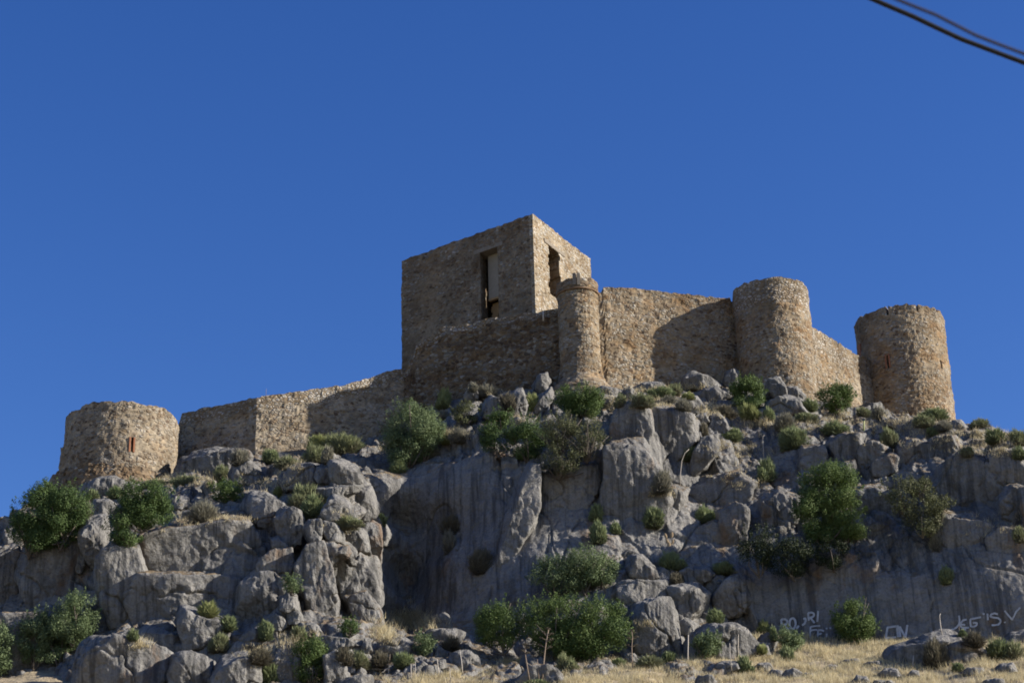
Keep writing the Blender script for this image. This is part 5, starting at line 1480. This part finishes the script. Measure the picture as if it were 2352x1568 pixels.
def agave(pts, w, head, label, seed):
    r = np.random.default_rng(seed)
    b = hit(*pts[0]); y = (b[1] if b is not None else 100) - 0.05
    P = np.array([at(X, Y, y) for X, Y in pts]); P[0] -= np.array([0, 0, .15])
    root = empty('flower_stalk', P[0], label, 'dry plant', 'flowering stalks')
    V, q, cps = tube(P, np.linspace(w, w * .5, len(P)), 6)
    link('stem', mesh_np('stem', V - P[0], [q] + cps, M['stalk_brown']), root)
    for t_, side, ln in head:
        k = t_ * (len(P) - 1); i = min(int(k), len(P) - 2); s = P[i] + (P[i + 1] - P[i]) * (k - i)
        e = s + np.array([side * ln * 0.75, r.uniform(-.1, .1), ln * 0.42]); mm = s + (e - s) * .55 + np.array([0, 0, -.04 * ln])
        Vb, qb, cb = tube([s, mm, e], [w * .45, w * .38, w * .3], 5)
        bo = link('branch', mesh_np('branch', Vb - P[0], [qb] + cb, M['stalk_brown']), root)
        n_ = 46; u = r.normal(size=(n_, 3)); u /= np.linalg.norm(u, axis=1)[:, None]
        C = e + u * (0.115 * r.random(n_) ** .5)[:, None] * np.array([1.2, 1, .6])
        Vl, Ql = leaf_cards(C, u, 0.035, 1.0, r)
        link('seed_head', mesh_np('seed_head', Vl - P[0], [Ql], M['brown'], False, {'tint': r.random(n_ * 4)}), bo)
    return root

agave([(1245, 1556), (1248, 1530), (1251, 1500), (1255, 1470), (1260, 1446)], 0.045, [(.58, 1, .32), (.62, -1, .36), (.72, 1, .34), (.76, -1, .33), (.86, 1, .27), (.9, -1, .25), (1, .4, .16), (1, -.5, .15)], 'tallest flowering stalk, at the right of the dark boulder on the slope', 5)
agave([(1216, 1554), (1211, 1530), (1207, 1505), (1206, 1482)], 0.035, [(.72, 1, .16), (.78, -1, .17), (.9, 1, .14), (1, -.5, .12), (1, .6, .1)], 'shorter flowering stalk, at the left of the dark boulder on the slope', 6)
agave([(1454, 1536), (1452, 1510), (1451, 1485), (1453, 1462), (1451, 1448)], 0.033, [(.5, -1, .3), (.5, 1, .3), (.68, -1, .26), (.7, 1, .28), (.85, -1, .2), (.9, 1, .18), (1, .3, .12)], 'branched dry stalk in front of the tall lower boulder of the tumble', 7)
stalk([(1238, 1557), (1236, 1535), (1234, 1513)], .03, 'short bare stalk beside the tallest flowering one', 'stalk_brown')
stalk([(1579, 1522), (1580, 1495), (1581, 1457)], .04, 'tall straight pale cane left of the wide pitted dome')
stalk([(1604, 1512), (1602, 1496), (1601, 1481)], .03, 'left leg of a folded pale cane before the grey green shrub')
stalk([(1618, 1512), (1609, 1494), (1602, 1482)], .022, 'right leg of a folded pale cane before the grey green shrub')
stalk([(1680, 1532), (1677, 1504), (1676, 1476)], .022, 'thin pale cane on the slope before the wide pitted dome')
stalk([(1696, 1508), (1695, 1475), (1697, 1441)], .034, 'tall pale cane, left of two beside the painted wall')
stalk([(1728, 1508), (1722, 1474), (1717, 1443)], .036, 'tall leaning pale cane, right of two beside the painted wall')
stalk([(1063, 1546), (1060, 1518), (1056, 1491)], .032, 'pale cane leaning left at the top of the straw slope')
stalk([(1008, 1546), (1006, 1530), (1004, 1512)], .036, 'thick pale cane by the small pale boulder')
stalk([(945, 1563), (944, 1540), (944, 1523)], .03, 'white cane at the left part of the straw slope')
stalk([(951, 1550), (954, 1535), (954, 1518)], .022, 'thin cane right of the white one, left part of the slope')
stalk([(894, 1546), (891, 1530), (890, 1515)], .036, 'thick leaning cane between the brown shrubs')
stalk([(895, 1528), (895, 1514), (896, 1501)], .022, 'thin dark cane above the thick leaning one', 'stalk_brown')
stalk([(1035, 1570), (1034, 1550), (1033, 1531)], .022, 'thin white cane at the bottom of the slope')
stalk([(848, 1545), (848, 1534), (847, 1522)], .018, 'short brown cane near the small round stone', 'stalk_brown')
stalk([(866, 1472), (865, 1455), (864, 1436)], .02, 'thin cane at the edge of the tall straw', 'stalk_brown')
stalk([(709, 1575), (707, 1545), (705, 1520)], .024, 'outer left of four white canes before the dense shrub')
stalk([(714, 1575), (712, 1548), (713, 1526)], .02, 'second of four white canes before the dense shrub')
stalk([(719, 1575), (718, 1540), (719, 1510)], .02, 'third and tallest of four white canes before the dense shrub')
stalk([(731, 1575), (725, 1545), (721, 1520)], .028, 'leaning outer right of four white canes before the dense shrub')
stalk([(638, 1484), (637, 1466), (636, 1450)], .02, 'pale cane above the half hidden grey boulder')
stalk([(2164, 1456), (2160, 1435), (2158, 1414), (2160, 1408)], .03, 'pale cane on top of the whale-backed mound')
stalk([(2203, 1460), (2203, 1445), (2203, 1438)], .02, 'short brown stick on top of the whale-backed mound', 'stalk_brown')
stalk([(2096, 1535), (2097, 1520), (2098, 1504)], .03, 'pale stick in the straw left of the dark brown bush')
stalk([(1562, 1112), (1563, 1085), (1566, 1058), (1573, 1040), (1583, 1031)], .028, 'long bent pale cane between the pillar and the tall leaning boulder')
stalk([(1754, 1052), (1753, 1025), (1752, 1002), (1756, 999)], .022, 'thin bent cane on the slope above the right cliff')
stalk([(612, 917), (611, 900), (612, 893)], .016, 'wispy dry plant on the top of the low wall', 'stalk_brown', 121.2)
# shoot with a yellow tip on the ridge
o, P, y_ = stalk([(1983, 986), (1984, 977), (1985, 966)], .07, 'yellow green shoot standing on the rocks below the last tower', 'shoot', None, 'plant_shoot', None)
o['category'] = 'plant'
# prickly pear
b = hit(1535, 1252); 
c0 = at(1535, 1252, b[1] - .1)
root = empty('prickly_pear', c0, 'brown prickly pear of a few upright pads in the shade below the pillar', 'cactus')
for X, Y, hh, tl in ((1529, 1230, .17, -.25), (1543, 1228, .19, .15), (1533, 1243, .17, -.3), (1545, 1243, .14, .3), (1537, 1251, .2, 0)):
    p = at(X, Y, b[1] - .12)
    v, f_ = ico(3); v = v * np.array([.5, .2, 1.0]) * hh
    v = np.stack([v[:, 0] * math.cos(tl) + v[:, 2] * math.sin(tl), v[:, 1], -v[:, 0] * math.sin(tl) + v[:, 2] * math.cos(tl)], 1) + p
    link('pad', mesh_np('pad', v - c0, [f_], M['pad']), root)

# ------------------------------------------------------------------ straw
def blades(P, h, w, r, lean=0.35):
    n = len(P)
    dirv = r.normal(size=(n, 3)) * lean; dirv[:, 2] = 1
    hh = (h * r.uniform(0.45, 1.3, n))[:, None]
    tip = P + dirv * hh
    a = r.uniform(0, np.pi, n); sd_ = np.stack([np.cos(a), np.sin(a), 0 * a], 1) * (w * r.uniform(.6, 1.4, n))[:, None]
    V = np.stack([P - sd_, P + sd_, tip], 1).reshape(-1, 3)
    t = np.clip(0.45 + 0.2 * r.normal(size=n), 0, 1)
    T = np.stack([t * .8, t * .8, t + .15], 1).ravel()
    return V, np.arange(3 * n).reshape(-1, 3), np.clip(T, 0, 1)

n_ = 330000
gxr = prng.uniform(-14, 36, n_); gyr = prng.uniform(90, 107.5, n_)
Pg = np.c_[gxr, gyr, np.zeros(n_)]
dens = 0.62 + 0.9 * fbm(Pg * np.array([.55, .8, 1]), 3) + 0.5 * noise3(Pg * 2.2)
k = prng.random(n_) < np.clip(dens, 0.05, 1)
Pg = Pg[k]; Pg[:, 2] = ground_z(Pg[:, 0], Pg[:, 1]) - 0.03
hgt = np.clip(0.27 + 0.24 * fbm(Pg * 1.1 + 40, 3), 0.07, 0.7)
V, T3, tt = blades(Pg, hgt, 0.014, prng)
o = link('dry_grass', mesh_np('dry_grass', V, [T3], M['straw'], False, {'tint': tt}))
tag(o, 'dry straw coloured grass covering the slope at the bottom', 'grass', None, 'stuff')

PATCH = [(880, 1405, 990, 1440, 150, .5), (862, 1440, 900, 1475, 70, .45), (910, 1425, 1000, 1448, 80, .35), (1545, 884, 1622, 897, 60, .3), (1596, 928, 1662, 962, 60, .3), (1690, 955, 1785, 985, 80, .3),
 (1880, 940, 1960, 970, 40, .3), (1950, 950, 2190, 1002, 120, .28), (2195, 983, 2352, 1018, 130, .3), (2165, 1000, 2350, 1042, 60, .28), (1470, 908, 1560, 940, 70, .25), (1625, 1010, 1765, 1062, 60, .28),
 (395, 1088, 525, 1124, 90, .25), (640, 1052, 705, 1080, 40, .25), (1000, 985, 1085, 1012, 70, .3), (1085, 878, 1165, 905, 50, .25), (545, 1098, 705, 1132, 80, .22), (440, 1180, 570, 1200, 50, .22),
 (1775, 960, 1880, 1010, 45, .25), (300, 1470, 345, 1490, 25, .3), (640, 1452, 740, 1500, 90, .3), (560, 1480, 640, 1520, 70, .25), (1640, 1080, 1760, 1130, 30, .22), (1850, 965, 1990, 1000, 35, .25),
 (2230, 1180, 2352, 1225, 25, .25), (1490, 1120, 1560, 1140, 30, .25), (1460, 1425, 1500, 1445, 18, .25), (760, 1180, 830, 1215, 20, .2), (860, 1030, 960, 1060, 40, .25), (2200, 1030, 2340, 1048, 60, .2),
 (400, 1165, 500, 1210, 50, .22), (1150, 955, 1240, 985, 40, .25), (1360, 900, 1440, 945, 60, .22), (1440, 890, 1560, 905, 60, .22), (300, 1085, 420, 1110, 50, .22), (1990, 1000, 2150, 1030, 20, .22)]
pts, hs_ = [], []
for X0_, Y0_, X1_, Y1_, n_, hh in PATCH:
    for _ in range(n_):
        h_ = hit((X0_ + X1_) / 2 + prng.normal() * (X1_ - X0_) * .27, (Y0_ + Y1_) / 2 + prng.normal() * (Y1_ - Y0_) * .27)
        if h_ is None or h_[1] > 128: continue
        m_ = 16
        q_ = h_ + prng.normal(size=(m_, 3)) * np.array([.14, .14, .015]); q_[:, 2] -= .04
        pts.append(q_); hs_.append(np.full(m_, hh * prng.uniform(.6, 1.3)))
V, T3, tt = blades(np.concatenate(pts), np.concatenate(hs_), 0.013, prng, .4)
o = link('ledge_grass', mesh_np('ledge_grass', V, [T3], M['straw'], False, {'tint': tt}))
tag(o, 'tufts of dry grass on the ledges and ridge of the rock', 'grass', None, 'stuff')
# ------------------------------------------------------------------ white painted letters on the rock
def zA(x, y): return (1764 + x / 8.0, 1366.6 + y / 8.0)
def zB2(x, y): return (2058 + x / 8.0, 1366.6 + y / 8.0)
_pm = (PX.reshape(NX, NZ) > 1740) & (PX.reshape(NX, NZ) < 2420) & (PY.reshape(NX, NZ) > 1350) & (PY.reshape(NX, NZ) < 1540)
_qm = _pm[:-1, :-1] & _pm[1:, 1:]
_qi = idx[:, :NZ]
_pq = np.stack([_qi[:-1, :-1], _qi[1:, :-1], _qi[1:, 1:], _qi[:-1, 1:]], -1)[_qm]
_us, _in = np.unique(_pq, return_inverse=True)
PAINT_BVH = bvh_of([(allg.reshape(-1, 3)[_us], [_in.reshape(-1, 4)])])
def stroke(pts, width):
    pts = np.array(pts, float); out = [pts[0]]
    for a, b in zip(pts[:-1], pts[1:]):
        k = max(1, int(np.linalg.norm(b - a) / 1.0))
        out += [a + (b - a) * i / k for i in range(1, k + 1)]
    P = np.array(out)
    if len(P) < 3: P = np.array([P[0], P.mean(0), P[-1]])
    sm = P.copy(); sm[1:-1] = (P[:-2] + P[1:-1] * 2 + P[2:]) / 4; P = sm
    t = np.gradient(P, axis=0); t /= np.linalg.norm(t, axis=1)[:, None] + 1e-9
    nn = np.stack([-t[:, 1], t[:, 0]], 1) * width / 2
    rows = []
    for p, v in zip(P, nn):
        row = []
        for s in (-1, -.33, .33, 1):
            h = hit(p[0] + v[0] * s, p[1] + v[1] * s, PAINT_BVH)
            row.append(h)
        rows.append(row)
    V, Q = [], []
    last = None
    for row in rows:
        if any(h is None for h in row): last = None; continue
        b = len(V)
        V += [h - (h - CAM) / np.linalg.norm(h - CAM) * 0.05 for h in row]
        if last is not None:
            Q += [[last + j, last + j + 1, b + j + 1, b + j] for j in range(3)]
        last = b
    return np.array(V), [np.array(Q)]

def ell(cx, cy, rx, ry, a0=0, a1=360):
    return [(cx + rx * math.cos(rad(a)), cy + ry * math.sin(rad(a))) for a in np.linspace(a0, a1, 22)]
GRAF = [
 ('white painted letters R O on the smooth rock wall, left end of the row', zA, 4.0, [[(242, 440), (250, 530), (266, 625)], [(240, 440), (320, 436), (358, 470), (352, 510), (320, 535), (275, 545)], [(285, 540), (335, 590), (382, 632)], ell(452, 515, 56, 98), [(515, 606), (545, 585), (566, 552)]]),
 ('white painted comma and letters R I above two smaller F letters', zA, 3.8, [[(648, 435), (690, 418), (694, 465), (672, 515), (628, 552)], [(735, 325), (742, 390), (750, 462)], [(730, 326), (800, 310), (842, 330), (848, 365), (820, 395), (755, 410)], [(775, 400), (815, 455), (856, 505)], [(922, 285), (915, 390), (908, 485)]]),
 ('white painted letters F F left of the round sunlit shrub', zA, 3.4, [[(782, 572), (776, 670), (774, 785)], [(780, 576), (860, 562), (962, 556)], [(782, 645), (850, 628), (905, 632)], [(920, 638), (918, 710), (914, 795)], [(918, 640), (970, 632), (1035, 655)], [(922, 712), (960, 708), (985, 690)], [(1002, 775), (1006, 800), (1010, 832)], [(1072, 590), (1078, 606), (1080, 622)], [(1078, 700), (1076, 740), (1074, 772)], [(1130, 600), (1145, 598), (1160, 604)]]),
 ('white painted letters C N right of the round sunlit shrub', zA, 4.0, [[(2400, 562), (2300, 572), (2195, 588), (2180, 680), (2164, 782), (2260, 775), (2352, 768)], [(2368, 575), (2380, 660), (2390, 765)], [(2405, 565), (2420, 660), (2432, 762)], [(2420, 570), (2470, 665), (2520, 762)], [(2562, 540), (2545, 650), (2526, 768)]]),
 ('white painted letters J E G with a long tail under the ridge wall', zB2, 3.6, [[(1158, 368), (1168, 450), (1162, 520), (1120, 580), (1070, 615), (1008, 632)], [(1296, 438), (1235, 455), (1190, 505), (1180, 560), (1220, 592), (1340, 592)], [(1190, 532), (1230, 535), (1270, 540)], [(1200, 625), (1250, 632), (1288, 625)], [(1368, 432), (1366, 500), (1372, 566), (1430, 575), (1482, 545), (1492, 508), (1450, 500), (1410, 506)], [(1366, 436), (1450, 420), (1562, 398)]]),
 ('white painted apostrophe, number 1 and letter S on the right of the row', zB2, 3.6, [[(1590, 345), (1610, 335), (1625, 350)], [(1680, 330), (1686, 390), (1690, 452)], [(1872, 345), (1810, 325), (1750, 345), (1730, 385), (1790, 405), (1870, 412), (1918, 445), (1922, 492), (1880, 535), (1820, 545), (1758, 545)]]),
 ('white painted dot and wide letter V at the right end of the row', zB2, 3.4, [[(1998, 480), (2002, 492), (2000, 506)], [(1995, 278), (2060, 360), (2135, 445), (2170, 380), (2205, 300), (2285, 222)]]),
]
for lab, zf, w_, sts in GRAF:
    parts = []
    for s_ in sts:
        V, f_ = stroke([zf(*p) for p in s_], w_ * 1.2)
        if len(V) and len(f_[0]): parts.append((V, f_))
    if not parts: continue
    V, fs = join_parts(parts); loc = V.mean(0)
    tag(link('graffiti', mesh_np('graffiti', V - loc, fs, M['paint']), None, loc), lab, 'graffiti', 'white painted letters on the rock')
SUN_AZ_D, SUN_EL_D, SUN_E = 97.0, 24.0, 5.0
SKY_S, SKY_SAT, SKY_HUE, EXPO = 0.083, 1.31, 0.52, 0.94
# ------------------------------------------------------------------ light, sky, camera
SUN_AZ, SUN_EL = rad(SUN_AZ_D), rad(SUN_EL_D)      # azimuth from +Y clockwise
sd = Vector((math.sin(SUN_AZ) * math.cos(SUN_EL), math.cos(SUN_AZ) * math.cos(SUN_EL), math.sin(SUN_EL)))
L = bpy.data.lights.new('sun', 'SUN'); L.energy = SUN_E; L.angle = rad(0.53); L.color = (1.0, 0.92, 0.80)
so_ = bpy.data.objects.new('sun', L); col.objects.link(so_); so_.rotation_euler = (-sd).to_track_quat('-Z', 'Y').to_euler()
so_.location = (60, -20, 120)
W = bpy.data.worlds.new('World'); scene.world = W; W.use_nodes = True
nt = W.node_tree
sky = nt.nodes.new('ShaderNodeTexSky'); sky.sky_type = 'NISHITA'; sky.sun_disc = False
sky.sun_elevation = SUN_EL; sky.sun_rotation = SUN_AZ
sky.altitude = 500; sky.air_density = 1.0; sky.dust_density = 0.3; sky.ozone_density = 2.5
bg = nt.nodes['Background']; bg.inputs[1].default_value = SKY_S
hs = nt.nodes.new('ShaderNodeHueSaturation'); hs.inputs['Saturation'].default_value = SKY_SAT; hs.inputs['Hue'].default_value = SKY_HUE
nt.links.new(sky.outputs[0], hs.inputs['Color']); nt.links.new(hs.outputs[0], bg.inputs[0])

cam = bpy.data.cameras.new('camera'); co = bpy.data.objects.new('camera', cam); col.objects.link(co)
cam.sensor_fit = 'HORIZONTAL'; cam.sensor_width = 36.0; cam.lens = F / 2352 * 36.0
cam.clip_start = 0.1; cam.clip_end = 8000
from mathutils import Matrix
m3 = Matrix((tuple(RT), tuple(UP), tuple(-FW))).transposed()
co.matrix_world = Matrix.Translation(Vector(CAM)) @ m3.to_4x4()
cam.dof.use_dof = True; cam.dof.focus_distance = 130.0; cam.dof.aperture_fstop = 4.0
scene.camera = co
scene.view_settings.view_transform = 'Standard'
scene.view_settings.look = 'None'
scene.view_settings.gamma = 1.0
scene.view_settings.exposure = EXPO
scene.render.resolution_x, scene.render.resolution_y = 1024, 682
scene.cycles.max_bounces = 6
scene.cycles.filter_width = 1.8
